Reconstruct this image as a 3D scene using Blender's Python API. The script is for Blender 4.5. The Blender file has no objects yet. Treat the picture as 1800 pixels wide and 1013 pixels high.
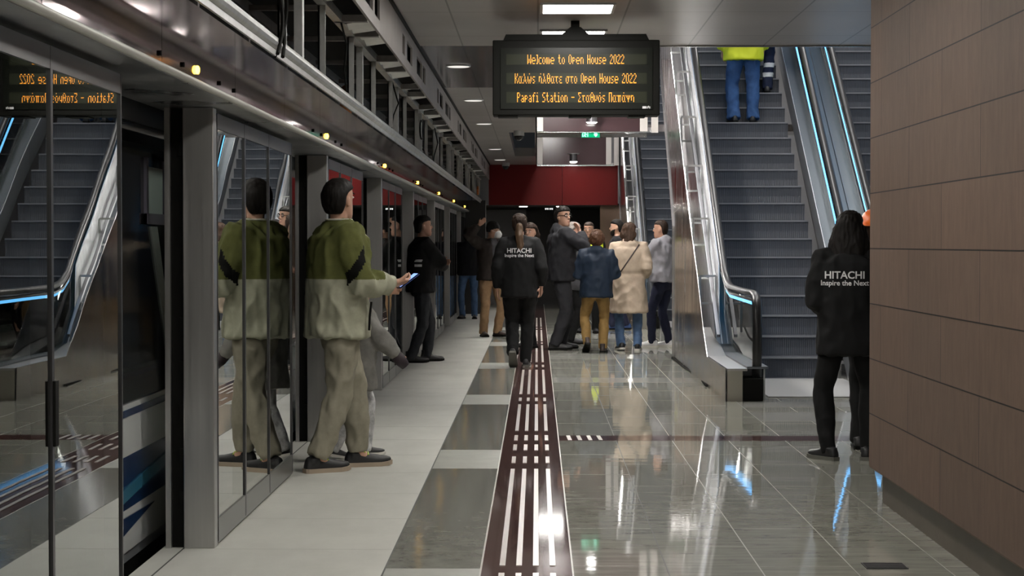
import bpy, bmesh, math, random
from mathutils import Vector, Matrix, noise
from mathutils.bvhtree import BVHTree
random.seed(7)
SC = bpy.context.scene
COL = SC.collection
R = math.radians
def V(*a): return Vector(a)

# ------------------------------------------------------------------ camera
F = 3375.0                      # focal length in pixels of an 1800 x 1013 frame
VPX, VPY = 944.0, 428.0         # where the platform direction vanishes
CAMH = 1.40
cd = bpy.data.cameras.new('camera')
cam = bpy.data.objects.new('camera', cd)
COL.objects.link(cam)
cd.sensor_width = 36.0
cd.lens = F / 1800.0 * 36.0
cd.clip_end = 300
cam.location = (0, 0, CAMH)
cam.rotation_euler = (R(90) - math.atan((506.5 - VPY) / F), 0, math.atan((VPX - 900) / F))
SC.camera = cam
CAMR = cam.rotation_euler.to_matrix()
def px(x, y, Y):
    """point at depth Y seen at photo pixel (x, y)"""
    d = CAMR @ V((x - 900) / F, -(y - 506.5) / F, -1)
    return V(0, 0, CAMH) + d * (Y / d.y)
def gnd(x, y, z=0.0):
    d = CAMR @ V((x - 900) / F, -(y - 506.5) / F, -1)
    return V(0, 0, CAMH) + d * ((z - CAMH) / d.z)

# ------------------------------------------------------------------ world, exposure
w = bpy.data.worlds.new('world'); SC.world = w; w.use_nodes = True
w.node_tree.nodes['Background'].inputs[0].default_value = (0.5, 0.55, 0.6, 1)
w.node_tree.nodes['Background'].inputs[1].default_value = 0.02
SC.view_settings.view_transform = 'Standard'
SC.view_settings.look = 'None'
SC.view_settings.gamma = 1
SC.view_settings.use_curve_mapping = False
SC.view_settings.exposure = 0.0
TROFFER = 52.0       # emission of the square ceiling lights
DOWN = 40.0          # small round downlights
SHAFT = 4.0          # unseen light panels added high up in the escalator shaft

# ------------------------------------------------------------------ materials
MATS = {}
def mat(name, col, rough=0.5, metal=0.0, var=None, bump=None, spec=0.5, stretch=(1, 1, 1), emit=None, es=0, rvar=None, coat=0):
    if name in MATS: return MATS[name]
    m = bpy.data.materials.new(name); m.use_nodes = True
    nt = m.node_tree; b = nt.nodes['Principled BSDF']
    b.inputs['Base Color'].default_value = (*col, 1)
    b.inputs['Roughness'].default_value = rough
    b.inputs['Metallic'].default_value = metal
    b.inputs['Specular IOR Level'].default_value = spec
    if coat: b.inputs['Coat Weight'].default_value = coat; b.inputs['Coat Roughness'].default_value = 0.08
    if emit:
        b.inputs['Emission Color'].default_value = (*emit, 1); b.inputs['Emission Strength'].default_value = es
    if var or bump or rvar:
        tc = nt.nodes.new('ShaderNodeTexCoord'); mp = nt.nodes.new('ShaderNodeMapping')
        mp.inputs['Scale'].default_value = stretch
        nt.links.new(tc.outputs['Object'], mp.inputs['Vector'])
    if var:
        scale, amt = var
        n = nt.nodes.new('ShaderNodeTexNoise'); n.inputs['Scale'].default_value = scale; n.inputs['Detail'].default_value = 6
        n.inputs['Roughness'].default_value = 0.65
        nt.links.new(mp.outputs[0], n.inputs['Vector'])
        r = nt.nodes.new('ShaderNodeValToRGB')
        r.color_ramp.elements[0].position = 0.3; r.color_ramp.elements[1].position = 0.7
        r.color_ramp.elements[0].color = (*[c * (1 - amt) for c in col], 1)
        r.color_ramp.elements[1].color = (*[min(1, c * (1 + amt)) for c in col], 1)
        nt.links.new(n.outputs['Fac'], r.inputs[0]); nt.links.new(r.outputs[0], b.inputs['Base Color'])
    if rvar:
        n3 = nt.nodes.new('ShaderNodeTexNoise'); n3.inputs['Scale'].default_value = rvar[0]; n3.inputs['Detail'].default_value = 5
        nt.links.new(mp.outputs[0], n3.inputs['Vector'])
        mr = nt.nodes.new('ShaderNodeMapRange'); mr.inputs[1].default_value = .3; mr.inputs[2].default_value = .7
        mr.inputs[3].default_value = rough * (1 - rvar[1]); mr.inputs[4].default_value = rough * (1 + rvar[1])
        nt.links.new(n3.outputs['Fac'], mr.inputs[0]); nt.links.new(mr.outputs[0], b.inputs['Roughness'])
    if bump:
        scale, st = bump
        n2 = nt.nodes.new('ShaderNodeTexNoise'); n2.inputs['Scale'].default_value = scale; n2.inputs['Detail'].default_value = 3
        nt.links.new(mp.outputs[0], n2.inputs['Vector'])
        bp = nt.nodes.new('ShaderNodeBump'); bp.inputs['Strength'].default_value = st; bp.inputs['Distance'].default_value = 0.02
        nt.links.new(n2.outputs['Fac'], bp.inputs['Height']); nt.links.new(bp.outputs[0], b.inputs['Normal'])
    MATS[name] = m
    return m

def glass(name, tint, ior=1.5, wav=0.0, wscale=1.5, boost=1.0):
    m = bpy.data.materials.new(name); m.use_nodes = True
    nt = m.node_tree; nt.nodes.remove(nt.nodes['Principled BSDF'])
    out = nt.nodes['Material Output']
    t = nt.nodes.new('ShaderNodeBsdfTransparent'); t.inputs[0].default_value = (*tint, 1)
    g = nt.nodes.new('ShaderNodeBsdfGlossy'); g.inputs['Roughness'].default_value = 0.0
    g.inputs[0].default_value = (.95, .97, .95, 1)
    fr = nt.nodes.new('ShaderNodeFresnel'); fr.inputs[0].default_value = ior
    mx = nt.nodes.new('ShaderNodeMixShader')
    ml = nt.nodes.new('ShaderNodeMath'); ml.operation = 'MULTIPLY'; ml.use_clamp = True; ml.inputs[1].default_value = boost
    nt.links.new(fr.outputs[0], ml.inputs[0]); nt.links.new(ml.outputs[0], mx.inputs[0])
    nt.links.new(t.outputs[0], mx.inputs[1]); nt.links.new(g.outputs[0], mx.inputs[2])
    nt.links.new(mx.outputs[0], out.inputs['Surface'])
    if wav:
        tc = nt.nodes.new('ShaderNodeTexCoord'); n = nt.nodes.new('ShaderNodeTexNoise')
        n.inputs['Scale'].default_value = wscale; n.inputs['Detail'].default_value = 1
        bp = nt.nodes.new('ShaderNodeBump'); bp.inputs['Strength'].default_value = wav; bp.inputs['Distance'].default_value = 0.02
        nt.links.new(tc.outputs['Object'], n.inputs['Vector']); nt.links.new(n.outputs['Fac'], bp.inputs['Height'])
        nt.links.new(bp.outputs[0], g.inputs['Normal'])
    MATS[name] = m
    return m

def lamp(name, col, strength):
    return mat(name, (0.02, 0.02, 0.02), 0.5, emit=col, es=strength)

steel = mat('brushed_steel', (.52, .515, .50), .36, 1.0, stretch=(14, 14, .35), var=(3, .05), rvar=(3, .12))
deck_m = mat('deck_steel', (.17, .185, .20), .42, 1.0)
steel_dk = mat('dark_steel', (.22, .22, .23), .38, 1.0)
steel_pol = mat('polished_steel', (.60, .57, .56), .21, 1.0, bump=(1.2, .10), stretch=(2, 2, .5), rvar=(2, .35))
fascia_m = mat('fascia_polished_steel', (.44, .355, .37), .08, 1.0, bump=(1.1, .05))
galv = mat('galvanised_steel', (.46, .47, .46), .45, .9, var=(9, .15))
galv_dk = mat('galvanised_steel_old', (.30, .29, .28), .5, .8, var=(9, .2))
frame_dk = mat('dark_frame', (.06, .06, .062), .35, .6)
black = mat('black_plastic', (.006, .006, .005), .6, spec=.12)
rubber = mat('black_rubber', (.014, .014, .015), .33)
void_m = mat('dark_void', (.012, .012, .012), .9)
psd_glass = glass('screen_glass', (.72, .77, .73), 1.5, .012, 1.6, 1.75)
esc_glass = glass('balustrade_glass', (.86, .92, .91), 1.45)

# ------------------------------------------------------------------ object helpers
class MB:
    def __init__(s): s.v = []; s.f = []; s.mi = []
    def face(s, idx, mi=0): s.f.append(idx); s.mi.append(mi)
    def box(s, a, b, mi=0):
        x0, x1 = sorted((a[0], b[0])); y0, y1 = sorted((a[1], b[1])); z0, z1 = sorted((a[2], b[2]))
        o = len(s.v)
        s.v += [V(x, y, z) for z in (z0, z1) for y in (y0, y1) for x in (x0, x1)]
        for q in ((0, 2, 3, 1), (4, 5, 7, 6), (0, 1, 5, 4), (2, 6, 7, 3), (0, 4, 6, 2), (1, 3, 7, 5)):
            s.face([o + i for i in q], mi)
        return s
    def quad(s, pts, mi=0):
        o = len(s.v); s.v += [Vector(p) for p in pts]; s.face(list(range(o, o + len(pts))), mi); return s
    def prism(s, poly, axis, a, b, mi=0):
        """poly: 2-D outline; axis 'x': (y,z) outline extruded over x, 'y': (x,z) over y, 'z': (x,y) over z"""
        o = len(s.v); n = len(poly)
        def P(p, t): return V(t, p[0], p[1]) if axis == 'x' else V(p[0], t, p[1]) if axis == 'y' else V(p[0], p[1], t)
        s.v += [P(p, a) for p in poly] + [P(p, b) for p in poly]
        s.face([o + i for i in range(n)][::-1], mi); s.face([o + n + i for i in range(n)], mi)
        for i in range(n):
            j = (i + 1) % n
            s.face([o + i, o + j, o + n + j, o + n + i], mi)
        return s
    def rings(s, rings, mi=0, cap=True):
        o = len(s.v); n = len(rings[0])
        for r in rings: s.v += r
        for k in range(len(rings) - 1):
            for i in range(n):
                j = (i + 1) % n
                s.face([o + k * n + i, o + k * n + j, o + (k + 1) * n + j, o + (k + 1) * n + i], mi)
        if cap:
            s.face([o + i for i in range(n)][::-1], mi); s.face([o + (len(rings) - 1) * n + i for i in range(n)], mi)
        return s
    def tube(s, pts, rad, seg=10, mi=0, flat=None):
        pts = [Vector(p) for p in pts]
        if not hasattr(rad, '__len__'): rad = [rad] * len(pts)
        rings = []; prev = None
        for i, p in enumerate(pts):
            if i == 0: t = pts[1] - p
            elif i == len(pts) - 1: t = p - pts[-2]
            else: t = (pts[i + 1] - p).normalized() + (p - pts[i - 1]).normalized()
            t.normalize()
            if prev is None:
                a = V(1, 0, 0) if abs(t.x) < .9 else V(0, 1, 0)
            else: a = prev
            u = (a - t * a.dot(t)).normalized(); prev = u
            vv = t.cross(u)
            r = rad[i]
            ru, rv = (r if hasattr(r, '__len__') else (r, r))
            rings.append([p + u * (ru * math.cos(2 * math.pi * k / seg)) + vv * (rv * math.sin(2 * math.pi * k / seg)) for k in range(seg)])
        return s.rings(rings, mi)
    def ell(s, c, r, seg=14, rng=8, mi=0, rot=None):
        rings = []
        for i in range(1, rng):
            th = math.pi * i / rng
            ring = []
            for k in range(seg):
                ph = 2 * math.pi * k / seg
                p = V(r[0] * math.sin(th) * math.cos(ph), r[1] * math.sin(th) * math.sin(ph), -r[2] * math.cos(th))
                if rot: p = rot @ p
                ring.append(Vector(c) + p)
            rings.append(ring)
        return s.rings(rings, mi)
    def bar(s, a, b, wd, mi=0):
        a = Vector(a); b = Vector(b); t = (b - a).normalized()
        u = t.cross(V(0, 0, 1)) if abs(t.z) < .9 else t.cross(V(0, 1, 0)); u.normalize(); v2 = t.cross(u)
        h = wd / 2
        return s.rings([[p + u * (h * q[0]) + v2 * (h * q[1]) for q in ((-1, -1), (1, -1), (1, 1), (-1, 1))] for p in (a, b)], mi)
    def mesh(s, name, mats, smooth=False):
        me = bpy.data.meshes.new(name)
        me.from_pydata([tuple(v) for v in s.v], [], s.f)
        for m in (mats if isinstance(mats, (list, tuple)) else [mats]): me.materials.append(m)
        for p, i in zip(me.polygons, s.mi): p.material_index = i
        bm = bmesh.new(); bm.from_mesh(me); bmesh.ops.recalc_face_normals(bm, faces=bm.faces); bm.to_mesh(me); bm.free()
        if smooth: me.polygons.foreach_set('use_smooth', [True] * len(me.polygons))
        return me
    def build(s, name, mats, parent=None, smooth=False, bevel=0):
        o = bpy.data.objects.new(name, s.mesh(name, mats, smooth)); COL.objects.link(o)
        if parent is not None: o.parent = parent
        if bevel:
            bv = o.modifiers.new('bevel', 'BEVEL'); bv.width = bevel; bv.segments = 2; bv.limit_method = 'ANGLE'
        return o

def tag(o, label=None, cat=None, group=None, kind=None):
    if label: o['label'] = label
    if cat: o['category'] = cat
    if group: o['group'] = group
    if kind: o['kind'] = kind
    return o
def empty(name, label, cat, loc=(0, 0, 0), rz=0.0, group=None):
    o = bpy.data.objects.new(name, None); COL.objects.link(o)
    o.empty_display_size = .1
    o.location = loc; o.rotation_euler = (0, 0, rz)
    return tag(o, label, cat, group)
def struct(o, label=None, cat=None):
    o['kind'] = 'structure'
    if label: o['label'] = label
    if cat: o['category'] = cat
    return o
def dup(root, loc, label, skip=(), group=None):
    r = root.copy(); COL.objects.link(r); r.location = loc; r['label'] = label
    if group: r['group'] = group
    for ch in list(root.children):
        if any(ch.name.startswith(k) for k in skip): continue
        c = ch.copy(); COL.objects.link(c); c.parent = r
        for g in ch.children:
            d = g.copy(); COL.objects.link(d); d.parent = c
    return r
def flatten(o):
    """evaluated mesh (modifiers applied) of object o replaces its mesh"""
    dg = bpy.context.evaluated_depsgraph_get()
    me = bpy.data.meshes.new_from_object(o.evaluated_get(dg))
    o.modifiers.clear(); o.data = me
    return o
# ================================================================== THE PLATFORM
ORD = ['nearest', 'second', 'third', 'fourth', 'fifth', 'sixth', 'seventh', 'eighth', 'ninth', 'tenth']
D = 4.74                     # spacing of the platform doors
PX = -1.478                  # plane of the glass screens
CEIL = 2.98
# ---- floor
pale = mat('pale_matte_granite', (.52, .52, .475), .45, var=(2.5, .10), stretch=(1, .5, 1))
grey = mat('polished_grey_marble', (.305, .305, .262), .035, var=(3.0, .26), stretch=(1.0, 5, 1), bump=(1.3, .02))
grey2 = mat('honed_grey_marble', (.255, .258, .228), .10, var=(4.0, .20), stretch=(2, 2, 1))
white = mat('white_marble', (.50, .51, .47), .25, var=(5, .06))
brown = mat('brown_tactile_stone', (.098, .055, .050), .055, spec=.4, var=(5, .5), stretch=(1, 9, 1))
barm = mat('pale_tactile_bar', (.40, .37, .335), .3)
grout = mat('pale_grout', (.34, .33, .29), .4)
jointm = mat('dark_joint', (.05, .05, .045), .6)
lgrey = mat('light_grey_marble', (.33, .33, .30), .12, var=(3, .15), stretch=(1, 5, 1))
FM = [grey, pale, grey2, white, brown, barm, grout, jointm, lgrey, mat('faint_joint', (.22, .215, .19), .4), mat('faint_pale_joint', (.40, .40, .36), .5)]
Fb = MB()
Y0, Y1 = -8.0, 46.0
Fb.box((-1.72, Y0, -.2), (7.0, Y1, -.004), 0)
def slab(x0, x1, y0, y1, mi, z=0.0, t=.004):
    Fb.box((x0, y0, z - t), (x1, y1, z), mi)
slab(-1.72, -.658, Y0, Y1, 1)
slab(-.658, -.650, Y0, Y1, 7)
for i in range(44):
    slab(-1.478, -.66, .9 + i * .98, .906 + i * .98, 10, .0004, .004)
slab(-1.625, -1.617, Y0, Y1, 7, .0004, .004)
k = -4
while True:
    a = 7.15 + 4.75 * k
    if a > Y1: break
    slab(-.650, -.245, max(a, Y0), min(a + 1.08, Y1), 3)
    slab(-.650, -.245, a + 1.08, min(a + 4.75, Y1), 2)
    k += 1
slab(-.245, -.237, Y0, Y1, 6)
slab(-.237, .150, Y0, Y1, 4)
slab(.150, .157, Y0, Y1, 6)
# polished tiles: 0.40 wide rows with staggered transverse joints
for x in (.56, .96, 1.36, 1.76, 2.16, 2.56, 2.96, 3.36):
    slab(x - .0025, x + .0025, Y0, Y1, 7 if x < .6 else 6, .0006, .0046)
slab(.157, 7, Y0, Y1, 0)
for i, x in enumerate((.157, .56, .96, 1.36, 1.76, 2.16)):
    yy = 5.0 + (i % 2) * .55
    while yy < 34:
        slab(x, x + .40, yy, yy + .0045, 9, .0005, .0045); yy += 1.1
# pale rows in front of the escalator and beside it
slab(1.76, 3.4, 15.1, 15.9, 8, .0007, .0047)
slab(1.76, 3.4, 16.4, 16.95, 8, .0007, .0047)
slab(.157, 1.6, 19.3, 20.0, 8, .0004, .0044)
slab(.157, 1.6, 23.3, 24.2, 8, .0004, .0044)
slab(.157, 1.6, 28.3, 29.6, 8, .0004, .0044)
# cross strip of the tactile guidance
slab(.157, 2.6, 13.60, 13.95, 4, .0009, .0049)
BX = (-.150, -.078, -.005, .068)
def bars(y0, y1):
    for x in BX: Fb.box((x - .0125, y0, 0), (x + .0125, y1, .003), 5)
for a, b in ((6.0, 7.6), (8.30, 11.87), (14.3, 16.65), (17.8, 21.2), (22.6, 26.3), (27.4, 31), (32.2, 36)): bars(a, b)
for a in (7.75, 12.2, 12.95, 13.6, 17.0, 21.7, 26.7, 31.4): bars(a, a + .36)
for i in range(4):
    x = .235 + i * .073
    Fb.quad([(x - .014, 13.61, .003), (x + .014, 13.61, .003), (x + .004, 13.94, .003), (x - .024, 13.94, .003)], 5)
floor = struct(Fb.build('floor', FM), 'platform floor of pale granite and polished grey marble with a brown tactile strip', 'floor')

# drain grating near the stone wall
g = empty('floor_drain', 'small dark metal drain grating in the floor beside the stone wall', 'drain', (0, 0, 0))
gp = gnd(1555, 996)
g.location = (gp.x, gp.y, 0)
MB().box((-.09, -.075, .0008), (.09, .075, .004)).build('grating_plate', mat('drain_black', (.03, .03, .03), .5), g)
q = MB()
for i in range(6): q.box((-.085, -.06 + i * .022, .004), (.085, -.052 + i * .022, .007))
q.build('grating_bars', steel_dk, g)

# ---- ceilings
def ceil_mat(name, col, rough, lx, ly, spec=.5):
    m = mat(name, col, rough, .35, spec=spec)
    nt = m.node_tree; b = nt.nodes['Principled BSDF']
    geo = nt.nodes.new('ShaderNodeNewGeometry'); sp = nt.nodes.new('ShaderNodeSeparateXYZ')
    nt.links.new(geo.outputs['Position'], sp.inputs[0])
    outs = []
    for ax, l, off in (('X', lx, .0), ('Y', ly, .35)):
        a = nt.nodes.new('ShaderNodeMath'); a.operation = 'ADD'; a.inputs[1].default_value = 60 + off
        d = nt.nodes.new('ShaderNodeMath'); d.operation = 'MODULO'; d.inputs[1].default_value = l
        c = nt.nodes.new('ShaderNodeMath'); c.operation = 'LESS_THAN'; c.inputs[1].default_value = .012
        nt.links.new(sp.outputs[ax], a.inputs[0]); nt.links.new(a.outputs[0], d.inputs[0]); nt.links.new(d.outputs[0], c.inputs[0]); outs.append(c)
    mx = nt.nodes.new('ShaderNodeMath'); mx.operation = 'MAXIMUM'
    nt.links.new(outs[0].outputs[0], mx.inputs[0]); nt.links.new(outs[1].outputs[0], mx.inputs[1])
    n = nt.nodes.new('ShaderNodeTexNoise'); n.inputs['Scale'].default_value = 1.1
    nt.links.new(geo.outputs['Position'], n.inputs['Vector'])
    r = nt.nodes.new('ShaderNodeValToRGB')
    r.color_ramp.elements[0].position = .3; r.color_ramp.elements[1].position = .7
    r.color_ramp.elements[0].color = (*[c * .88 for c in col], 1); r.color_ramp.elements[1].color = (*[c * 1.1 for c in col], 1)
    nt.links.new(n.outputs['Fac'], r.inputs[0])
    mc = nt.nodes.new('ShaderNodeMix'); mc.data_type = 'RGBA'
    mc.inputs['B'].default_value = (*[c * .35 for c in col], 1)
    nt.links.new(mx.outputs[0], mc.inputs['Factor']); nt.links.new(r.outputs[0], mc.inputs['A'])
    nt.links.new(mc.outputs['Result'], b.inputs['Base Color'])
    return m
cm = ceil_mat('grey_ceiling_panels', (.42, .395, .385), .33, .6, 1.5)
cm2 = ceil_mat('glossy_ceiling_panels', (.36, .335, .335), .12, .9, 3.9)
maroon = mat('glossy_maroon_panel', (.085, .050, .055), .13, 0, spec=.6)
EDGE = 15.4
C = MB()
C.box((-.95, Y0, CEIL), (7, EDGE, CEIL + .15), 0)
C.box((-.95, EDGE, CEIL), (0, 19.5, CEIL + .15), 1)
C.box((-.95, 19.5, CEIL), (0, 27.4, CEIL + .15), 0)
C.box((-.95, 27.4, CEIL), (-.40, 34.8, CEIL + .15), 0)
C.box((-.03, 27.4, CEIL), (0, 34.8, CEIL + .15), 0)
C.box((-.40, 27.4, CEIL + .5), (-.03, 34.8, CEIL + .6), 2)
C.box((-.95, 34.8, CEIL), (0, 38.75, CEIL + .15), 0)
C.box((0, 27.2, CEIL), (7, 28.1, CEIL + .1), 1)
C.box((0, EDGE, 4.0), (1.2, 46, 4.1), 3)
C.box((1.2, EDGE, 8.6), (7, 48, 8.7), 0)
C.box((-3.4, Y0, 3.3), (-.95, 46, 3.4), 2)
C.box((-1.30, 38.7, 2.17), (1.7, 46, 2.2), 2)
struct(C.build('ceiling', [cm, cm2, void_m, maroon]), 'grey metal ceiling panels over the platform', 'ceiling')
# sides of the raised ceiling bays and slab edge over the escalators
T = MB()
T.box((-.02, EDGE, CEIL), (0, 38.6, 4.0), 0)
T.box((0, EDGE - .02, CEIL), (7, EDGE, 9.0), 0)
struct(T.build('trim_1', [maroon]), 'dark edges around the ceiling openings', 'trim')
edge_m = mat('bright_edge_trim', (.62, .62, .62), .25, 1.0)
T = MB()
T.box((-.02, EDGE - .03, CEIL - .012), (7, EDGE + .01, CEIL + .02), 0)
T.box((0, 27.17, CEIL - .015), (1.66, 27.2, CEIL + .06), 0)
T.box((0, 28.1, CEIL - .03), (1.6, 28.14, CEIL + .05), 0)
T.box((0, 38.55, CEIL - .03), (1.56, 38.6, CEIL + .03), 0)
struct(T.build('trim_2', [edge_m]), 'thin bright metal edges of the ceiling openings', 'trim')

# glossy maroon upstands at the back of each ceiling opening, with pale edge strips
pale_strip = mat('pale_strip', (.85, .81, .77), .3)
for nm, Yb, xr in (('trim_3', 27.14, 1.47), ('trim_4', 38.5, 1.40)):
    P = MB()
    P.box((.03, Yb, CEIL), (xr, Yb + .04, 4.0), 0)
    struct(P.build(nm, [maroon]), 'glossy maroon panel at the back of a ceiling opening', 'trim')
    P = MB()
    a = .085 if Yb < 30 else .11
    P.box((-.01, Yb - .03, CEIL), (a, Yb + .0, 3.98), 0)
    P.box((xr - .02, Yb - .03, CEIL), (xr + .085, Yb, 3.98), 0)
    P.box((xr + .14, Yb - .03, CEIL - .02), (xr + .235, Yb, 3.98), 0)
    struct(P.build(nm.replace('3', '5').replace('4', '6'), [pale_strip]), 'pale vertical strips beside a maroon ceiling panel', 'trim')

# ---- right stone wall
stone = mat('brown_sandstone', (.20, .137, .104), .62, spec=.3)
nt = stone.node_tree; b = nt.nodes['Principled BSDF']
geo = nt.nodes.new('ShaderNodeNewGeometry'); sp = nt.nodes.new('ShaderNodeSeparateXYZ'); nt.links.new(geo.outputs['Position'], sp.inputs[0])
cb = nt.nodes.new('ShaderNodeCombineXYZ')
ya = nt.nodes.new('ShaderNodeMath'); ya.operation = 'ADD'; ya.inputs[1].default_value = 60 - 8.58 + .75 - 60 + 30
za = nt.nodes.new('ShaderNodeMath'); za.operation = 'ADD'; za.inputs[1].default_value = -.184 + .297 * 10
nt.links.new(sp.outputs['Y'], ya.inputs[0]); nt.links.new(sp.outputs['Z'], za.inputs[0])
nt.links.new(ya.outputs[0], cb.inputs[0]); nt.links.new(za.outputs[0], cb.inputs[1])
def bricks(width, mort, c1, c2, cmort, off=.5):
    bt = nt.nodes.new('ShaderNodeTexBrick'); bt.offset = off; bt.offset_frequency = 2; bt.squash = 1
    bt.inputs['Scale'].default_value = 1; bt.inputs['Brick Width'].default_value = width; bt.inputs['Row Height'].default_value = .297
    bt.inputs['Mortar Size'].default_value = mort; bt.inputs['Mortar Smooth'].default_value = .1; bt.inputs['Bias'].default_value = 0
    bt.inputs['Color1'].default_value = (*c1, 1); bt.inputs['Color2'].default_value = (*c2, 1); bt.inputs['Mortar'].default_value = (*cmort, 1)
    nt.links.new(cb.outputs[0], bt.inputs['Vector']); return bt
b1 = bricks(1.5, .0032, (.140, .093, .068), (.125, .083, .061), (.008, .006, .005))
b2 = bricks(.75, .0012, (1.06, 1.04, 1.03), (.95, .96, .97), (.55, .55, .55), 0.0)
ns = nt.nodes.new('ShaderNodeTexNoise'); ns.inputs['Scale'].default_value = 9; ns.inputs['Detail'].default_value = 12; ns.inputs['Roughness'].default_value = .75
mpn = nt.nodes.new('ShaderNodeMapping'); mpn.inputs['Scale'].default_value = (1, 2.5, .5)
nt.links.new(geo.outputs['Position'], mpn.inputs[0]); nt.links.new(mpn.outputs[0], ns.inputs['Vector'])
rr = nt.nodes.new('ShaderNodeValToRGB'); rr.color_ramp.elements[0].position = .3; rr.color_ramp.elements[1].position = .7
rr.color_ramp.elements[0].color = (.82, .81, .80, 1); rr.color_ramp.elements[1].color = (1.2, 1.19, 1.18, 1)
nt.links.new(ns.outputs['Fac'], rr.inputs[0])
m1 = nt.nodes.new('ShaderNodeMix'); m1.data_type = 'RGBA'; m1.blend_type = 'MULTIPLY'; m1.inputs['Factor'].default_value = 1
m2 = nt.nodes.new('ShaderNodeMix'); m2.data_type = 'RGBA'; m2.blend_type = 'MULTIPLY'; m2.inputs['Factor'].default_value = 1
nt.links.new(b1.outputs['Color'], m1.inputs['A']); nt.links.new(b2.outputs['Color'], m1.inputs['B'])
nt.links.new(m1.outputs['Result'], m2.inputs['A']); nt.links.new(rr.outputs[0], m2.inputs['B'])
nt.links.new(m2.outputs['Result'], b.inputs['Base Color'])
W = MB()
W.box((1.80, Y0, .184), (2.5, 10.42, CEIL), 0)
struct(W.build('wall_right', [stone], bevel=.012), 'brown stone wall in wide courses at the right', 'wall')
W = MB(); W.box((1.866, Y0, 0), (2.45, 10.36, .184), 0)
struct(W.build('baseboard_right', [mat('plinth_stone', (.10, .08, .063), .35, var=(4, .2))]), 'recessed stone plinth under the right wall', 'baseboard')
W = MB(); W.box((7.0, Y0, 0), (7.2, 48, 8.7), 0)
W.box((1.56, 48, 0), (7, 48.2, 8.7), 0)
W.box((1.16, EDGE + .02, 4.1), (1.2, 48, 8.6), 0)
struct(W.build('wall_shaft', [mat('shaft_grey', (.42, .42, .43), .6)]), 'grey walls of the escalator shaft', 'wall')
W = MB(); W.box((-1.8, Y0 - .2, 0), (7.2, Y0, 3.3), 0)
struct(W.build('wall_back', [mat('back_wall_grey', (.30, .27, .25), .6)]), 'plain wall behind the viewer', 'wall')

# ---- far end: red band, dark recess under it
red = mat('red_wall_panel', (.165, .007, .007), .45, spec=.25, var=(1.0, .10))
W = MB()
W.box((-.97, 38.6, 2.17), (.50, 38.75, CEIL), 0); W.box((.508, 38.6, 2.17), (1.62, 38.75, CEIL), 0)
struct(W.build('wall_far', [red]), 'dark red panel band across the far end above the people', 'wall')
W = MB()
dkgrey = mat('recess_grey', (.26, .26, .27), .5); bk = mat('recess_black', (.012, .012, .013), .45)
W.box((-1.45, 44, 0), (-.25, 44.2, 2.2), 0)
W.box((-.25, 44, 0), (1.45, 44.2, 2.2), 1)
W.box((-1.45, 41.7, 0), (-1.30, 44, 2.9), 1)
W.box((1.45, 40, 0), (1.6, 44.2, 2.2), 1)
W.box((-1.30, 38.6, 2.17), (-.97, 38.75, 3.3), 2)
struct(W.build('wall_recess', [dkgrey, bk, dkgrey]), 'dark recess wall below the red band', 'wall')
dr = MB(); dr.box((1.28, 39.0, 0), (1.72, 39.1, 2.17), 0)
o = struct(dr.build('door_1', [mat('bronze_steel', (.23, .16, .12), .25, .8, var=(2, .3))]), 'bronze steel door leaf under the red band, left of the far escalator', 'door')
s = empty('pictogram_sign', 'small white pictogram sign hanging in the dark recess below the red band', 'sign', (0, 0, 0))
sp_ = px(965, 366, 42.0); s.location = sp_
MB().box((-.10, -.02, -.05), (.10, .02, .05)).build('sign_case', black, s)
wl = lamp('sign_white', (1, 1, 1), 1.2); q = MB()
for a, bq in ((-.085, -.012), (.012, .085)):
    q.box((a, -.026, -.035), (a + .02, -.021, .035)); q.box((bq - .02, -.026, -.035), (bq, -.021, .035)); q.box((a, -.026, .02), (bq, -.021, .035)); q.box((a + .03, -.026, -.03), (a + .045, -.021, .0))
q.build('sign_symbols', wl, s)
MB().box((-.008, -.008, .05), (.008, .008, 2.17 - sp_.z)).build('sign_hanger', black, s)
# little lights under the red band
for x, nm in ((920, 'left'), (985, 'middle'), (1083, 'right')):
    p_ = px(x, 362, 39.6)
    MBo = empty('recessed_light', {'left': 'small round light under the left end of the red band', 'middle': 'small round light under the middle of the red band', 'right': 'small round light under the right end of the red band'}[nm], 'ceiling light', (p_.x, p_.y, 2.17))
    MB().tube([(0, 0, -.012), (0, 0, 0)], .10, 16).build('light_ring', steel, MBo)
    MB().tube([(0, 0, -.016), (0, 0, -.012)], .08, 16).build('light_lens', lamp('small_lens', (1, .93, .85), 120), MBo)

# ---- ceiling lights
def troffer(x0, x1, y0, y1, label, z=CEIL, on=None):
    t = empty('ceiling_light', label, 'ceiling light', ((x0 + x1) / 2, (y0 + y1) / 2, z), group='square ceiling lights')
    a, c = (x1 - x0) / 2, (y1 - y0) / 2
    q = MB()
    q.box((-a - .02, -c - .02, -.014), (a + .02, -c, 0)); q.box((-a - .02, c, -.014), (a + .02, c + .02, 0))
    q.box((-a - .02, -c, -.014), (-a, c, 0)); q.box((a, -c, -.014), (a + .02, c, 0))
    q.build('light_frame', mat('white_metal', (.7, .7, .7), .4), t)
    MB().box((-a, -c, -.010), (a, c, -.002)).build('light_diffuser', on or lamp('troffer_white', (1, .965, .91), TROFFER), t)
    return t
i = 0
LL = ['square white ceiling light partly covered by the mount of the departure board', 'square white ceiling light at the top edge of the photo, fully visible']
for Y in (14.4, 12.9, 10.6, 8.3, 6.0, 3.7, 1.4, -.9, -3.2, -5.5):
    lab = LL[i] if i < 2 else 'square lit ceiling light out of the photo overhead, %s from the departure board' % ORD[i]
    troffer(.04, .50, Y - (.16 if i == 0 else .23), Y + (.16 if i == 0 else .23), lab); i += 1
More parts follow.
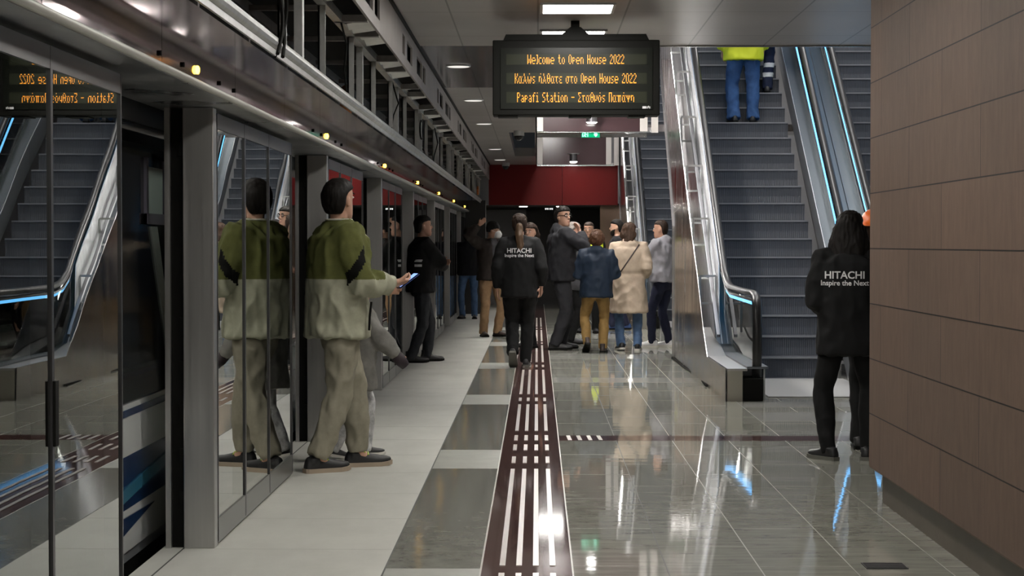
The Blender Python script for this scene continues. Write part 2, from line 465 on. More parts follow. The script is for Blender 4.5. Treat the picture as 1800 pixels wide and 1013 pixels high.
for j, (Y, hd_) in enumerate(((19.0, .22), (22.0, .22), (25.2, .22), (29.0, .22), (30.4, .22), (33.8, .10), (34.6, .10), (35.7, .10), (36.9, .36))):  # the strong nearer ones are added, unseen, to brighten far floor and people
    troffer(.03, .50, Y - hd_, Y + hd_, ORD[j].replace('nearest', 'first') + ' lit square light inside the raised ceiling bays along the maroon panels', 4.0, (lamp('bay_white', (1, .965, .92), 190) if j < 5 else lamp('far_bay_white', (1, .965, .92), 16)))
# unseen light panels added up in the shaft to brighten steps and people
for j, (x, y) in enumerate(((2.6, 17.2), (2.6, 23.5), (2.6, 34), (2.6, 42), (4.6, 20), (4.6, 28), (4.6, 38))):
    t = empty('shaft_light', 'large white light panel high above the escalators, %s in its row' % ORD[j], 'ceiling light', (x, y, 8.6), group='light panels over the escalators')
    MB().box((-.6, -1.2, -.05), (.6, 1.2, 0)).build('light_panel', lamp('shaft_white', (1, .97, .95), SHAFT * 4.2), t)
    MB().box((-.65, -1.25, -.03), (.65, 1.25, .0)).build('light_frame', steel_dk, t)
# round downlights along the left ceiling
rl = lamp('round_lens', (1, .95, .88), .9)
for j, Y in enumerate((17.1, 21.16, 25.3, 32.1, 36.2)):
    t = empty('round_downlight', 'flat round downlight in the left ceiling strip, %s of its row' % ORD[j], 'ceiling light', (-.70, Y, CEIL), group='round downlights in the left ceiling')
    MB().tube([(0, 0, -.010), (0, 0, 0)], .11, 24).build('light_ring', mat('white_metal', (.7, .7, .7), .4), t)
    MB().tube([(0, 0, -.013), (0, 0, -.010)], .095, 24).build('light_lens', rl, t)
# cylinder downlights fixed in front of the maroon panels
for (x, y, Yb, lab) in ((1040, 209, 27.1, 'small cylinder downlight right under the departure board before the nearer maroon panel'), (1008, 280, 38.46, 'small cylinder downlight below the exit sign, before the farther maroon panel')):
    p_ = px(x, y, Yb - .2)
    t = empty('cylinder_downlight', lab, 'ceiling light', p_, group='cylinder downlights')
    MB().tube([(0, 0, -.06), (0, 0, .10)], .075, 20).build('light_body', steel_dk, t)
    MB().tube([(0, 0, -.063), (0, 0, -.05), (0, 0, -.045)], [.055, .078, .055], 20).build('light_lens', lamp('cyl_lens', (1, .97, .92), DOWN), t)
    MB().tube([(0, 0, .10), (0, 0, .115)], .12, 20).build('mount_ring', galv, t)
    MB().box((-.015, 0, .085), (.015, .2, .11)).build('mount_arm', steel_dk, t)
# dome cameras
for (x, y, Y, lab) in ((912, 233, 27.0, 'white dome camera on the ceiling just left of the departure board bottom'), (889, 288, 37.6, 'white dome camera on the ceiling close to the top of the red band')):
    p_ = px(x, y, Y); t = empty('dome_camera', lab, 'security camera', (p_.x, Y, CEIL), group='dome cameras')
    MB().tube([(0, 0, -.07), (0, 0, 0)], .075, 20).build('camera_base', mat('cam_white', (.45, .45, .45), .4), t)
    q = MB(); q.rings([[V(r_ * math.cos(a), r_ * math.sin(a), z) for a in [i * math.pi / 10 for i in range(20)]] for r_, z in ((.068, -.07), (.062, -.10), (.045, -.125), (.015, -.138))])
    q.build('camera_dome', mat('dome_dark', (.03, .03, .032), .1), t, smooth=True)
# exit sign
e = empty('exit_sign', 'green illuminated exit sign with white pictograms hanging below the departure board', 'sign', (0, 0, 0))
ep = px(1038, 236.0, 27.9); e.location = ep
gr = lamp('exit_green', (.0, .55, .22), 1.1); gl = lamp('exit_light', (.35, 1, .72), 2.6)
MB().box((-.14, -.02, -.055), (.14, .02, .055)).build('sign_case', steel_dk, e)
MB().box((-.132, -.026, -.048), (.132, -.021, .048)).build('sign_face', gr, e)
q = MB(); z = -.03
q.box((-.12, z, -.04), (-.108, z + .003, .04)); q.box((-.108, z, .028), (-.04, z + .003, .04)); q.box((-.045, z, -.04), (-.035, z + .003, .04))
q.tube([(-.075, z, .012), (-.075, z + .003, .012)], .012, 10); q.bar((-.075, z, .005), (-.085, z, -.018), .014); q.bar((-.085, z, -.018), (-.065, z, -.04), .010); q.bar((-.085, z, -.018), (-.100, z, -.036), .010); q.bar((-.075, z, 0), (-.055, z, -.01), .008)
q.build('runner_symbol', gl, e)
q = MB(); q.bar((.075, z, .04), (.075, z, -.02), .016); q.prism([(.045, -.008), (.105, -.008), (.075, -.042)], 'y', z, z + .003); q.tube([(.075, z, .012), (.075, z + .003, .012)], .03, 14)
q.build('arrow_symbol', gl, e)
MB().box((-.006, -.006, .055), (.006, .006, CEIL - ep.z)).build('sign_hanger', steel_dk, e)
# ================================================================== LEFT: SCREEN DOORS, HEADER, FRAME, TRAIN
kick = mat('kick_plate', (.16, .165, .155), .3, .3)
def screen_door(k):
    p0 = 8.76 + D * k; g1 = 11.55 + D * k
    lab = ['glass screen panel at the left edge of the photo, nearest the camera', 'glass screen panel mirroring the man in the olive jacket, second from the camera',
           'glass screen panel just behind the olive jacket man, third from the camera', 'glass screen panel beside the folded arms man in black, fourth from the camera']
    lab = lab[k + 1] if k + 1 < 4 else 'steel and glass platform screen panel, %s along the left side from the camera' % ORD[k + 1]
    t = empty('platform_screen', lab, 'platform screen', (PX, p0, 0), group='platform screen panels along the track')
    L = g1 - p0
    MB().box((-.142, 0, 0), (0, .09, 2.02)).build('pier', steel, t, bevel=.004)
    q = MB(); q.box((-.20, .03, 0), (-.142, .10, 2.02)); 
    for i in range(9): q.box((-.165, .015, .2 + i * .2), (-.145, .03, .26 + i * .2))
    q.build('door_guide', black, t)
    MB().box((-.225, .0, 0), (-.20, .05, 2.02)).build('leaf_edge', steel, t)
    m = [0.09, .93, 1.81, L]
    for i in range(3):
        a, b = m[i], m[i + 1]
        MB().box((-.016, a + .012, .125), (-.004, b - .012, 1.93)).build('glass_pane', psd_glass, t)
        q = MB(); w1 = .022 if i == 1 else .012
        q.box((-.03, a, 0.02), (.003, a + w1, 2.0)); q.box((-.03, b - .014, .02), (.003, b, 2.0)); q.box((-.028, a, 1.93), (.002, b, 2.0)); q.box((-.028, a, .012), (.002, b, .125), 1)
        q.build('pane_frame', [frame_dk, kick], t)
    # sliding leaf parked behind the fixed glass
    lf = MB(); a, b = .75, L - .05
    lf.box((-.10, a, .02), (-.07, a + .05, 1.98)); lf.box((-.10, b - .05, .02), (-.07, b, 1.98)); lf.box((-.10, a, 1.92), (-.07, b, 1.98)); lf.box((-.10, a, .02), (-.07, b, .12))
    d = lf.build('door_leaf', steel_dk, t)
    MB().box((-.09, a + .05, .12), (-.08, b - .05, 1.92)).build('leaf_glass', esc_glass, d)
    if k == -1:
        MB().box((-.005, 1.80, .78), (.012, 1.84, .98)).build('lock_plate', black, t)
for k in range(-1, 7): screen_door(k)

hd = empty('door_header', 'continuous polished steel header above the platform screens with amber lamps', 'header', (-1.36, 2, 2.0))
def loc(mb, root):
    for i, v in enumerate(mb.v): mb.v[i] = v - root.location
    return mb
Ye = 41.5
loc(MB().box((-1.75, 0, 2.022), (-1.36, Ye, 2.035)), hd).build('soffit', mat('soffit_steel', (.42, .42, .43), .35, 1.0, rvar=(3, .3)), hd)
loc(MB().tube([(-1.355, 0, 2.039), (-1.355, Ye, 2.039)], .015, 12), hd).build('edge_lip', mat('lip_steel', (.50, .50, .47), .6, .6), hd, smooth=True)
y = 8.65 - 1.69 * 5; 
j = 0
while y < Ye - .1:
    y2 = min(y + 1.69, Ye)
    loc(MB().box((-1.38, y + .003, 2.045), (-1.36, y2 - .003, 2.35)), hd).build('fascia_panel', fascia_m, hd)
    y = y2; j += 1
loc(MB().box((-1.45, 0, 2.04), (-1.39, Ye, 2.36)), hd).build('backing_plate', void_m, hd)
amber = lamp('amber_lamp', (1, .52, .03), 22)
for k in range(8):
    Y = 7.66 + D * k
    q = MB(); q.ell((-1.355, Y, 2.092), (.010, .018, .018), 12, 8)
    loc(q, hd).build('amber_indicator', amber, hd, smooth=True)
for k in range(8):
    for dy in (-.75, -.3, .55, .95):
        Y = 7.66 + D * k + dy; q = MB(); q.tube([(-1.362, Y, 2.085), (-1.352, Y, 2.085)], .010, 10); loc(q, hd).build('fixing_hole', black, hd)

# ---- bare steel frame hanging above the header
fr = empty('steel_frame', 'bare galvanised steel frame with studs and trays hanging above the door header', 'ceiling frame', (-1.1, 2, 2.27))
FY0, FY1 = 3.0, 38.3
q = MB(); q.box((-1.20, FY0, 2.27), (-1.12, FY1, 2.285)); q.box((-1.125, FY0, 2.20), (-1.115, FY1, 2.285)); q.tube([(-1.12, FY0, 2.25), (-1.12, FY1, 2.25)], .025, 10)
loc(q, fr).build('bottom_rail', galv, fr)
loc(MB().box((-1.16, FY0, 2.66), (-1.11, FY1, 2.71)), fr).build('top_rail', galv, fr)
loc(MB().box((-1.62, FY0, 2.66), (-1.57, FY1, 2.72)), fr).build('rear_rail', galv_dk, fr)
random.seed(3)
y = 8.59 - 1.58 * 3; i = 0
while y < FY1:
    wd = .05 if i % 2 else .03
    q = MB(); q.box((-1.16, y, 2.28), (-1.12, y + .012, 2.67)); q.box((-1.16, y, 2.28), (-1.15, y + wd, 2.67))
    loc(q, fr).build('stud', galv, fr)
    if i % 2:
        q = MB(); q.box((-1.16, y + .58, 2.28), (-1.12, y + .65, 2.67)); loc(q, fr).build('stud', galv, fr)
    q = MB(); q.box((-1.60, y + .3, 2.4), (-1.57, y + .35, 2.7)); q.box((-1.60, y + .3, 2.67), (-1.12, y + .34, 2.70)); loc(q, fr).build('rear_stud', galv_dk, fr)
    y += 1.58; i += 1
traym = mat('pale_tray', (.80, .80, .76), .5, .2, var=(6, .12))
y = 4.0; i = 0
while y < FY1 - 1:
    q = MB(); n = 6; dz = random.uniform(-.015, .015)
    pts = []
    L = .62 if i % 2 else .5
    for u in range(n + 1):
        yy = y + L * u / n; z = 2.685 + dz + .012 * math.sin(u * 1.7 + i)
        pts.append((yy, z))
    for u in range(n):
        q.quad([(-1.115, pts[u][0], pts[u][1]), (-.97, pts[u][0], pts[u][1] + .02), (-.97, pts[u + 1][0], pts[u + 1][1] + .02), (-1.115, pts[u + 1][0], pts[u + 1][1])])
        q.quad([(-1.115, pts[u][0], pts[u][1] + .012), (-.97, pts[u][0], pts[u][1] + .032), (-.97, pts[u + 1][0], pts[u + 1][1] + .032), (-1.115, pts[u + 1][0], pts[u + 1][1] + .012)])
    loc(q, fr).build('tray', traym, fr)
    loc(MB().box((-1.16, y - .18, 2.66), (-.965, y - .12, 2.70)), fr).build('cross_bracket', galv_dk, fr)
    y += .79 if i % 2 == 0 else 1.58; i += 1
# perforated plate under the ceiling
pl = MB(); x0, x1 = -.965, -.95
pl.box((x0, FY0, 2.67), (x1, FY1, 2.745)); pl.box((x0, FY0, 2.885), (x1, FY1, 2.975))
holes = []
for n in range(-3, 7):
    o_ = 13.58 + D * n
    holes += [(o_, o_ + .24), (o_ + .48, o_ + 1.06), (o_ + 1.62, o_ + 2.29), (o_ + 2.42, o_ + 2.78)]
prev = FY0
for a, b in holes:
    if a < FY0 + .1 or b > FY1: continue
    pl.box((x0, prev, 2.745), (x1, a, 2.885)); prev = b
pl.box((x0, prev, 2.745), (x1, FY1, 2.885))
loc(pl, fr).build('perforated_plate', mat('plate_grey', (.31, .29, .275), .5, .3, var=(3, .12)), fr)
loc(MB().box((-1.0, FY0, 2.72), (-.985, FY1, 2.9)), fr).build('plate_backing', void_m, fr)
loc(MB().box((-.95, FY0, 2.955), (-.935, FY1, 2.98)), fr).build('shadow_gap', black, fr)
loc(MB().box((-1.72, FY0, 2.38), (-1.68, FY1, 3.28)), fr).build('back_sheet', mat('back_sheet', (.05, .048, .045), .7), fr)
# loose cables
def cable(p, name='cable', r=.006):
    q = MB(); q.tube(p, r, 6); loc(q, fr).build(name, black, fr)
for (Y, a) in ((8.1, .0), (8.18, .03), (8.26, -.02)):
    pts = [V(-1.13 + .04 * math.sin(t * 2 + a * 30), Y + .16 * math.sin(t * 3.14) + a, 2.62 - .42 * t) for t in [i / 12 for i in range(13)]]
    cable(pts, r=.009)
cable([(-1.12, 11.0, 2.66), (-1.10, 11.1, 2.55), (-1.13, 11.25, 2.42), (-1.12, 11.3, 2.29)])
cable([(-1.13, 15.0, 2.66), (-1.09, 15.1, 2.5), (-1.12, 15.0, 2.4), (-1.13, 14.9, 2.28)])
cable([V(-1.12, 18.6 + .22 * math.cos(t), 2.50 + .09 * math.sin(t)) for t in [i * .5 for i in range(15)]], r=.008)
cable([(-1.12, 21.0, 2.67), (-1.09, 21.1, 2.5), (-1.12, 20.9, 2.35), (-1.12, 20.8, 2.28)])
warm = mat('copper_pipe', (.45, .16, .05), .4, .5)
q = MB(); q.tube([(-1.5, 15.0, 2.4), (-1.5, 15.2, 2.62)], .05, 10); loc(q, fr).build('orange_pipe', warm, fr)
q = MB(); q.tube([V(-1.14, 37.0 + .15 * math.cos(t), 2.42 + .07 * math.sin(t)) for t in [i * .6 for i in range(12)]], .02, 8); loc(q, fr).build('orange_hose', mat('orange_hose', (.7, .2, .05), .4), fr)

# ---- the train standing behind the screens
tr = empty('metro_train', 'white and blue metro train standing behind the open platform screens', 'train', (-1.82, 5, 0))
tw = mat('train_white', (.62, .65, .64), .22, coat=.5); tb = mat('train_blue', (.012, .035, .10), .2, coat=.5); tg = mat('train_black_glass', (.008, .009, .010), .04, spec=.6)
tcy = mat('train_cyan', (.03, .14, .22), .25)
TY1 = 43.0
segs = []; y = 5.0
for k in range(8):
    dcen = 12.54 + D * k
    segs.append((y, dcen - .72)); y = dcen + .72
segs.append((y, TY1))
def side(z0, z1, x0=-1.90, x1=-1.82, mi=0, mb=None):
    mb = mb or MB()
    for a, b in segs:
        if b > a: mb.box((x0, a, z0), (x1, min(b, TY1), z1), mi)
    return mb
loc(side(.03, .22), tr).build('lower_panel', tw, tr)
loc(side(-.10, .03, -1.90, -1.84), tr).build('underframe', black, tr)
loc(side(.22, .455, -1.90, -1.818), tr).build('blue_band', tb, tr)
loc(side(.455, .685, -1.90, -1.82), tr).build('white_band', tw, tr)
loc(side(.63, .662, -1.90, -1.816), tr).build('blue_line', tb, tr)
loc(side(.685, 1.95, -1.90, -1.83), tr).build('window_band', tg, tr)
q = MB(); q.box((-1.90, 5, 1.95), (-1.82, TY1, 2.3)); q.prism([(-1.82, 2.3), (-1.95, 2.75), (-2.3, 2.95), (-4.2, 2.95), (-4.2, 2.9), (-2.3, 2.9), (-2.0, 2.7), (-1.9, 2.3)], 'y', 5, TY1)
loc(q, tr).build('roof_panel', mat('train_roof', (.05, .055, .06), .4), tr)
q = MB(); q.box((-4.2, 5, -.02), (-1.83, TY1, .03)); loc(q, tr).build('cabin_floor', mat('cabin_floor', (.16, .17, .18), .5), tr)
q = MB(); q.box((-4.2, 5, .03), (-4.1, TY1, 2.9)); loc(q, tr).build('far_side', mat('cabin_wall', (.22, .24, .25), .5), tr)
q = MB(); q.box((-4.2, 4.9, .0), (-1.83, 5, 2.9)); q.box((-4.2, TY1, 0), (-1.83, TY1 + .1, 2.9)); loc(q, tr).build('end_wall', tb, tr)
# livery marks and side window in the first gap
q = MB(); q.prism([(8.3, .19), (9.07, .178), (8.3, .105)], 'x', -1.82, -1.814); loc(q, tr).build('blue_chevron', tb, tr)
q = MB(); q.prism([(8.3, .25), (9.8, .36), (9.8, .41), (8.3, .31)], 'x', -1.818, -1.811); loc(q, tr).build('cyan_stripe', tcy, tr)
q = MB(); q.box((-1.832, 8.98, 1.54), (-1.822, 9.33, 1.76)); loc(q, tr).build('window_glow', mat('window_pale', (.48, .55, .55), .3), tr)
q = MB(); q.box((-1.834, 8.92, 1.49), (-1.808, 9.50, 1.54)); q.box((-1.834, 9.36, 1.49), (-1.815, 9.44, 1.80)); q.box((-1.834, 8.92, 1.49), (-1.815, 8.96, 1.80)); loc(q, tr).build('window_frame', mat('win_frame', (.17, .16, .21), .4), tr)
q = MB(); q.prism([(9.04, 1.48), (9.20, 1.48), (9.62, .80), (9.50, .80)], 'x', -1.832, -1.822); loc(q, tr).build('pale_pillar', mat('pillar_pale', (.40, .44, .43), .3), tr)  # slanted pale strip laid over the dark window band
for k in range(8):
    dcen = 12.54 + D * k
    for s_ in (-1, 1):
        a = dcen + s_ * .72; q = MB(); q.box((-1.86, a - .03, .05), (-1.815, a + .03, 1.95)); loc(q, tr).build('door_jamb', steel_dk, tr)
W = MB(); W.box((-5.0, Y0, -1.0), (-4.6, 46, 3.4)); W.box((-4.6, Y0, -1.0), (-1.72, 46, -.9)); W.box((-4.6, Y0 - .2, -1), (-1.7, Y0, 3.4)); W.box((-4.6, 46, -1), (-1.3, 46.2, 3.4))
W.box((-.95, 46, 0), (1.6, 46.2, 3.0))
struct(W.build('wall_left', [mat('tunnel_dark', (.03, .03, .03), .8)]), 'dark tunnel wall behind the train', 'wall')
col = MB(); col.box((-1.42, 38.0, 0), (-1.02, 38.55, 2.25)); 
struct(col.build('trim_7', [mat('dark_column', (.02, .02, .02), .5)]), 'dark pillar at the far end of the screens', 'trim')
# ================================================================== ESCALATORS
TT = .69; EY0 = 19.8
def inc(Y, c=0.0): return TT * (Y - EY0) + c
stepm = mat('escalator_step', (.088, .093, .105), .45, .2)
nt = stepm.node_tree; b = nt.nodes['Principled BSDF']
geo = nt.nodes.new('ShaderNodeNewGeometry'); wv = nt.nodes.new('ShaderNodeTexWave'); wv.bands_direction = 'X'; wv.inputs['Scale'].default_value = 14; wv.inputs['Distortion'].default_value = 0
bp = nt.nodes.new('ShaderNodeBump'); bp.inputs['Strength'].default_value = .5; bp.inputs['Distance'].default_value = .006
nt.links.new(geo.outputs['Position'], wv.inputs['Vector']); nt.links.new(wv.outputs['Fac'], bp.inputs['Height']); nt.links.new(bp.outputs[0], b.inputs['Normal'])
step_edge = mat('step_edge', (.34, .34, .35), .4, .4)
skirt_m = mat('skirt_steel', (.55, .56, .57), .4, 1.0)
led_m = lamp('blue_led', (.14, .50, 1.0), 2.8)
film = mat('white_film', (.80, .81, .83), .16, 0, bump=(5, .55), spec=.7)
EX = (0, 17.0)      # origin of the near escalator (world X, Y)
es = empty('escalator', 'escalator in the middle right carrying the man in yellow vest and jeans', 'escalator', (2.6, 17.0, 0), group='escalators')
def E(mb, name, m, parent=None, **kw): return loc(mb, es).build(name, m, parent if parent is not None else es, **kw)
NST = 27
base = None
sm = MB(); d_ = .304
sm.prism([(0, 0), (.02, .0), (d_ + .03, 0), (d_ + .03, -.04), (.05, -.05), (.03, -.16), (.012, -.215), (0, -.215), (.012, -.12), (.006, -.03), (0, -.02)], 'x', -.505, .505, 0)
sm.box((-.505, -.004, -.012), (.505, .012, .003), 1)
sme = sm.mesh('step', [stepm, step_edge])
for k in range(NST):
    o = bpy.data.objects.new('step', sme); COL.objects.link(o); o.parent = es
    o.location = (2.62 - 2.6, 19.74 + d_ * k - 17.0, .0 + .2075 * k + .002)
E(MB().box((2.10, 17.4, -.002), (3.14, 19.72, .012)), 'comb_plate', mat('comb_plate', (.36, .355, .34), .45, .5))
YT = 27.9
def rail_path(x, yf=17.06):
    p = [(17.55, .16), (17.25, .13), (17.10, .2), (yf, .42), (yf - .01, .65), (yf + .03, .84), (yf + .12, .925), (yf + .3, .95), (18.4, .95), (19.4, .96), (19.75, 1.0), (20.05, 1.10)]
    Y = 20.4
    while Y <= YT: p.append((Y, inc(Y, .93))); Y += .5
    return [V(x, a, b_) for a, b_ in p]
def balustrade(x, s, led=True):
    """s: side the steps are on (+1 steps to the right)"""
    q = MB(); q.tube(rail_path(x), [(.042, .028)] * len(rail_path(x)), 10); E(q, 'handrail', rubber, smooth=True)
    g = [(17.12, .30), (17.12, .80), (17.2, .90), (19.5, .92), (19.9, 1.0)] + [(YT, inc(YT, .88))] + [(YT, inc(YT, .10))] + [(19.9, .32), (19.3, .30)]
    E(MB().prism(g, 'x', x - .006, x + .006), 'glass_balustrade', esc_glass)
    c = MB(); pts = [(17.2, .875), (19.4, .885), (19.8, .93), (20.1, 1.03)] + [(Y, inc(Y, .86)) for Y in (20.5, 22, 24, 26, YT)]
    c.rings([[V(x - .018, a, z + .0), V(x + .018, a, z + .0), V(x + .018, a, z + .02), V(x - .018, a, z + .02)] for a, z in pts])
    E(c, 'rail_profile', steel_dk)
    if led:
        xl = x if s > 0 else x - .052
        c = MB(); c.rings([[V(xl - .006, a, z - .03), V(xl + .006, a, z - .03), V(xl + .006, a, z + .004), V(xl - .006, a, z + .004)] for a, z in pts])
        E(c, 'led_strip', led_m)
    c = MB(); a0, a1 = (x + s * .01, x + s * .105)
    pr = [(17.3, .29), (19.3, .29), (19.9, .34)] + [(YT, inc(YT, .14)), (YT, inc(YT, -.25)), (19.8, -.0), (17.3, 0)]
    c.prism(pr, 'x', x + s * .085, x + s * .10); E(c, 'skirt_panel', skirt_m)
    c = MB(); dk = [(17.05, .285), (19.35, .285), (19.9, .34), (YT, inc(YT, .14))]
    c.rings([[V(x - .09, a, z), V(x + .1, a, z), V(x + .1, a, z + .02), V(x - .09, a, z + .02)] for a, z in dk]); E(c, 'deck_strip', deck_m)
    E(MB().box((x - .13, 17.0, 0), (x + .05, 17.34, .205)), 'newel_base', black, bevel=.01)
balustrade(1.955, 1)
balustrade(3.30, -1)
# outer cladding on the near side
cl = MB()
cl.prism([(17.0, 0), (17.0, .29), (18.8, .29), (19.3, .56), (20.0, 1.07), (21.0, 1.66), (YT, inc(YT, .84)), (YT, 5.5), (26.25, 4.07), (24.2, 2.32), (23.4, 1.6), (23.4, 0)], 'x', 1.665, 1.671)
E(cl, 'outer_cladding', steel_pol)
c = MB(); c.rings([[V(1.685, a, z - .02), V(1.862, a, z - .02), V(1.862, a, z), V(1.685, a, z)] for a, z in ((17.0, .29), (18.9, .29), (19.4, .36), (20.2, .42), (20.6, .5))]); E(c, 'deck_cover', steel)
E(MB().box((1.685, 17.0, 0), (1.82, 17.02, .27)), 'end_panel', mat('beige_steel', (.42, .40, .34), .35, .8))
edge = [(23.4, 0), (23.4, 1.6), (24.2, 2.32), (26.25, 4.07), (YT, 5.5)]
c = MB()
for i in range(len(edge) - 1):
    c.bar((1.66, *edge[i]), (1.66, *edge[i + 1]), .03)
E(c, 'cladding_edge', mat('bright_edge_trim', (.6, .6, .6), .25, 1))
c = MB(); c.prism([(19.6, .0), (19.6, .30), (19.9, .36), (20.25, .62), (20.3, inc(20.3, .83)), (YT, inc(YT, .83)), (YT, inc(YT, -1.9)), (22.4, 0)], 'x', 1.915, 1.925); E(c, 'film_sheet', film)
c = MB(); c.prism([(22.6, .02), (YT, inc(YT, -1.95)), (YT, inc(YT, -1.85)), (22.6, .15)], 'x', 1.88, 3.38); E(c, 'truss_underside', mat('truss_grey', (.25, .25, .26), .5, .5))
Y = 20.4
while Y < YT - .3:
    q = MB(); z0 = inc(Y, -.02); z1 = z0 + .66; a, b_ = 1.73, 1.90
    for z in (z0, (z0 + z1) / 2 + .04, z1): q.bar((a, Y, z), (b_, Y, z), .022)
    q.bar((a, Y, z0), (a, Y, z1), .024); q.bar((b_, Y, z0), (b_, Y, z1), .022)
    E(q, 'bracket_frame', galv); Y += .9
q = MB(); q.bar((1.86, 19.7, inc(19.7, .52)), (1.86, YT, inc(YT, .37)), .035); E(q, 'inclined_bar', steel_dk)
# steel deck between this escalator and its neighbour
c = MB(); c.rings([[V(3.34, a, z), V(3.555, a, z), V(3.555, a, z + .02), V(3.34, a, z + .02)] for a, z in ((17.05, .285), (19.35, .285), (19.9, .34), (YT, inc(YT, .14)))]); E(c, 'middle_deck', deck_m)
E(MB().box((2.0, YT, 5.5), (3.4, YT + 2.5, 5.6)), 'upper_landing', steel_dk)
# slanted lamps added out of view behind the cladding to brighten the film sheet
for ya, yb in ((20.4, 22.6), (23.2, 25.6)):
    lb = E(MB().bar((1.705, ya, inc(ya, .35)), (1.705, yb, inc(yb, .35)), .03), 'linear_lamp', galv)
    loc(MB().bar((1.725, ya, inc(ya, .35)), (1.725, yb, inc(yb, .35)), .014), es).build('lamp_lens', lamp('linear_lens', (1, .98, .95), 34), lb)
far = dup(es, (2.6, 31.5, 0), 'escalator in the background beside the man in the grey hoodie', skip=('middle_deck',))
nb = dup(es, (2.6 + 1.70, 17.0, 0), 'escalator at the far right, mostly hidden by the stone wall', skip=('outer_cladding', 'film_sheet', 'bracket_frame', 'inclined_bar', 'cladding_edge', 'deck_cover', 'end_panel', 'linear_lamp'))
c = MB(); pts = [(17.2, .875), (19.4, .885), (19.8, .93), (20.1, 1.03)] + [(Y, inc(Y, .86)) for Y in (20.5, 22, 24, 26, YT)]
c.rings([[V(1.905, a, z - .03), V(1.911, a, z - .03), V(1.911, a, z + .004), V(1.905, a, z + .004)] for a, z in pts]); E(c, 'led_strip', led_m, parent=nb)
cb_ = MB(); pts = [gnd(a, b, .008) + V(-.04, 0, 0) for a, b in ((1187, 629), (1197, 636), (1206, 644), (1214, 650), (1226, 656), (1237, 664), (1249, 679))]
cb_.tube(pts, .011, 8)
tag(cb_.build('floor_cable', black, smooth=True), 'black cable lying on the floor along the cladding of the middle escalator', 'cable')
# ================================================================== DEPARTURE BOARD
G = {
'W': '1...1 1...1 1...1 1.1.1 1.1.1 11.11 1...1', 'e': '..... ..... .111. 1...1 11111 1.... .111.', 'l': '11 .1 .1 .1 .1 .1 11', 'c': '.... .... .111 1... 1... 1... .111',
'o': '.... .... .11. 1..1 1..1 1..1 .11.', 'm': '..... ..... 11.1. 1.1.1 1.1.1 1.1.1 1.1.1', 't': '.1.. .1.. 111. .1.. .1.. .1.. ..11', 'O': '.11. 1..1 1..1 1..1 1..1 1..1 .11.',
'p': '.... .... 111. 1..1 111. 1... 1...', 'n': '.... .... 111. 1..1 1..1 1..1 1..1', 'H': '1..1 1..1 1..1 1111 1..1 1..1 1..1', 'u': '.... .... 1..1 1..1 1..1 1..1 .111',
's': '.... .... .111 1... .11. ...1 111.', '2': '.11. 1..1 ...1 ..1. .1.. 1... 1111', '0': '.11. 1..1 1..1 1..1 1..1 1..1 .11.', 'K': '1..1 1..1 1.1. 11.. 1.1. 1..1 1..1',
'α': '..... ..... .11.1 1..1. 1..1. 1..1. .11.1', 'λ': '.1... .1... ..1.. ..1.. .1.1. .1.1. 1...1', 'ώ': '..1.. ..... 1...1 1...1 1.1.1 1.1.1 .1.1.', 'ς': '.... .... .111 1... .11. ...1 .11.',
'ή': '..1. .... 111. 1..1 1..1 1..1 ...1', 'θ': '.11. 1..1 1..1 1111 1..1 1..1 .11.', 'τ': '.... .... 1111 .1.. .1.. .1.. ..1.', 'ε': '.... .... .111 1... .11. 1... .111',
'σ': '..... ..... .1111 1..1. 1..1. 1..1. .11..', 'ο': '.... .... .11. 1..1 1..1 1..1 .11.', 'P': '111. 1..1 1..1 111. 1... 1... 1...', 'a': '.... .... .11. ...1 .111 1..1 .111', 'f': '..11 .1.. 111. .1.. .1.. .1.. .1..',
'i': '.1. ... 11. .1. .1. .1. 111', 'S': '.111 1... 1... .11. ...1 ...1 111.', '-': '.... .... .... 1111 .... .... ....', 'Σ': '1111 1... .1.. ..1. .1.. 1... 1111', 'μ': '.... .... 1..1 1..1 1..1 111. 1...',
'ό': '..1. .... .11. 1..1 1..1 1..1 .11.', 'Π': '1111 1..1 1..1 1..1 1..1 1..1 1..1', 'π': '..... ..... 11111 .1.1. .1.1. .1.1. .1.1.', 'ά': '..1.. ..... .11.1 1..1. 1..1. 1..1. .11.1', 'φ': '..... ..... 1.1.1 1.1.1 .111. ..1.. ..1..', 'η': '.... .... 111. 1..1 1..1 1..1 ...1', ' ': '... ... ... ... ... ... ...'}
BY = 13.6
bd = empty('departure_board', 'black hanging departure board with three lines of amber dot text', 'display board', px(1012, 203, BY))
c0 = Vector(bd.location)
def bp_(x, y): 
    p_ = px(x, y, BY); return p_.x - c0.x, p_.z - c0.z
a = bp_(866, 203); b_ = bp_(1160, 70)
MB().box((a[0], .0, a[1]), (b_[0], .22, b_[1])).build('housing', black, bd, bevel=.008)
p1, p2, p3, p4 = bp_(882, 76), bp_(889, 60), bp_(1136, 59), bp_(1144, 75)
MB().prism([p1, p2, p3, p4], 'y', .02, .20).build('top_cap', black, bd)
a = bp_(880, 192); b_ = bp_(1147, 84)
MB().box((a[0], -.006, a[1]), (b_[0], .001, b_[1])).build('screen', mat('screen_glass_dark', (.006, .007, .005), .35, spec=.2), bd)
amb = lamp('led_amber', (1.0, .36, .025), 2.0)
rowm = mat('led_row', (.016, .018, .010), .5, spec=.2)
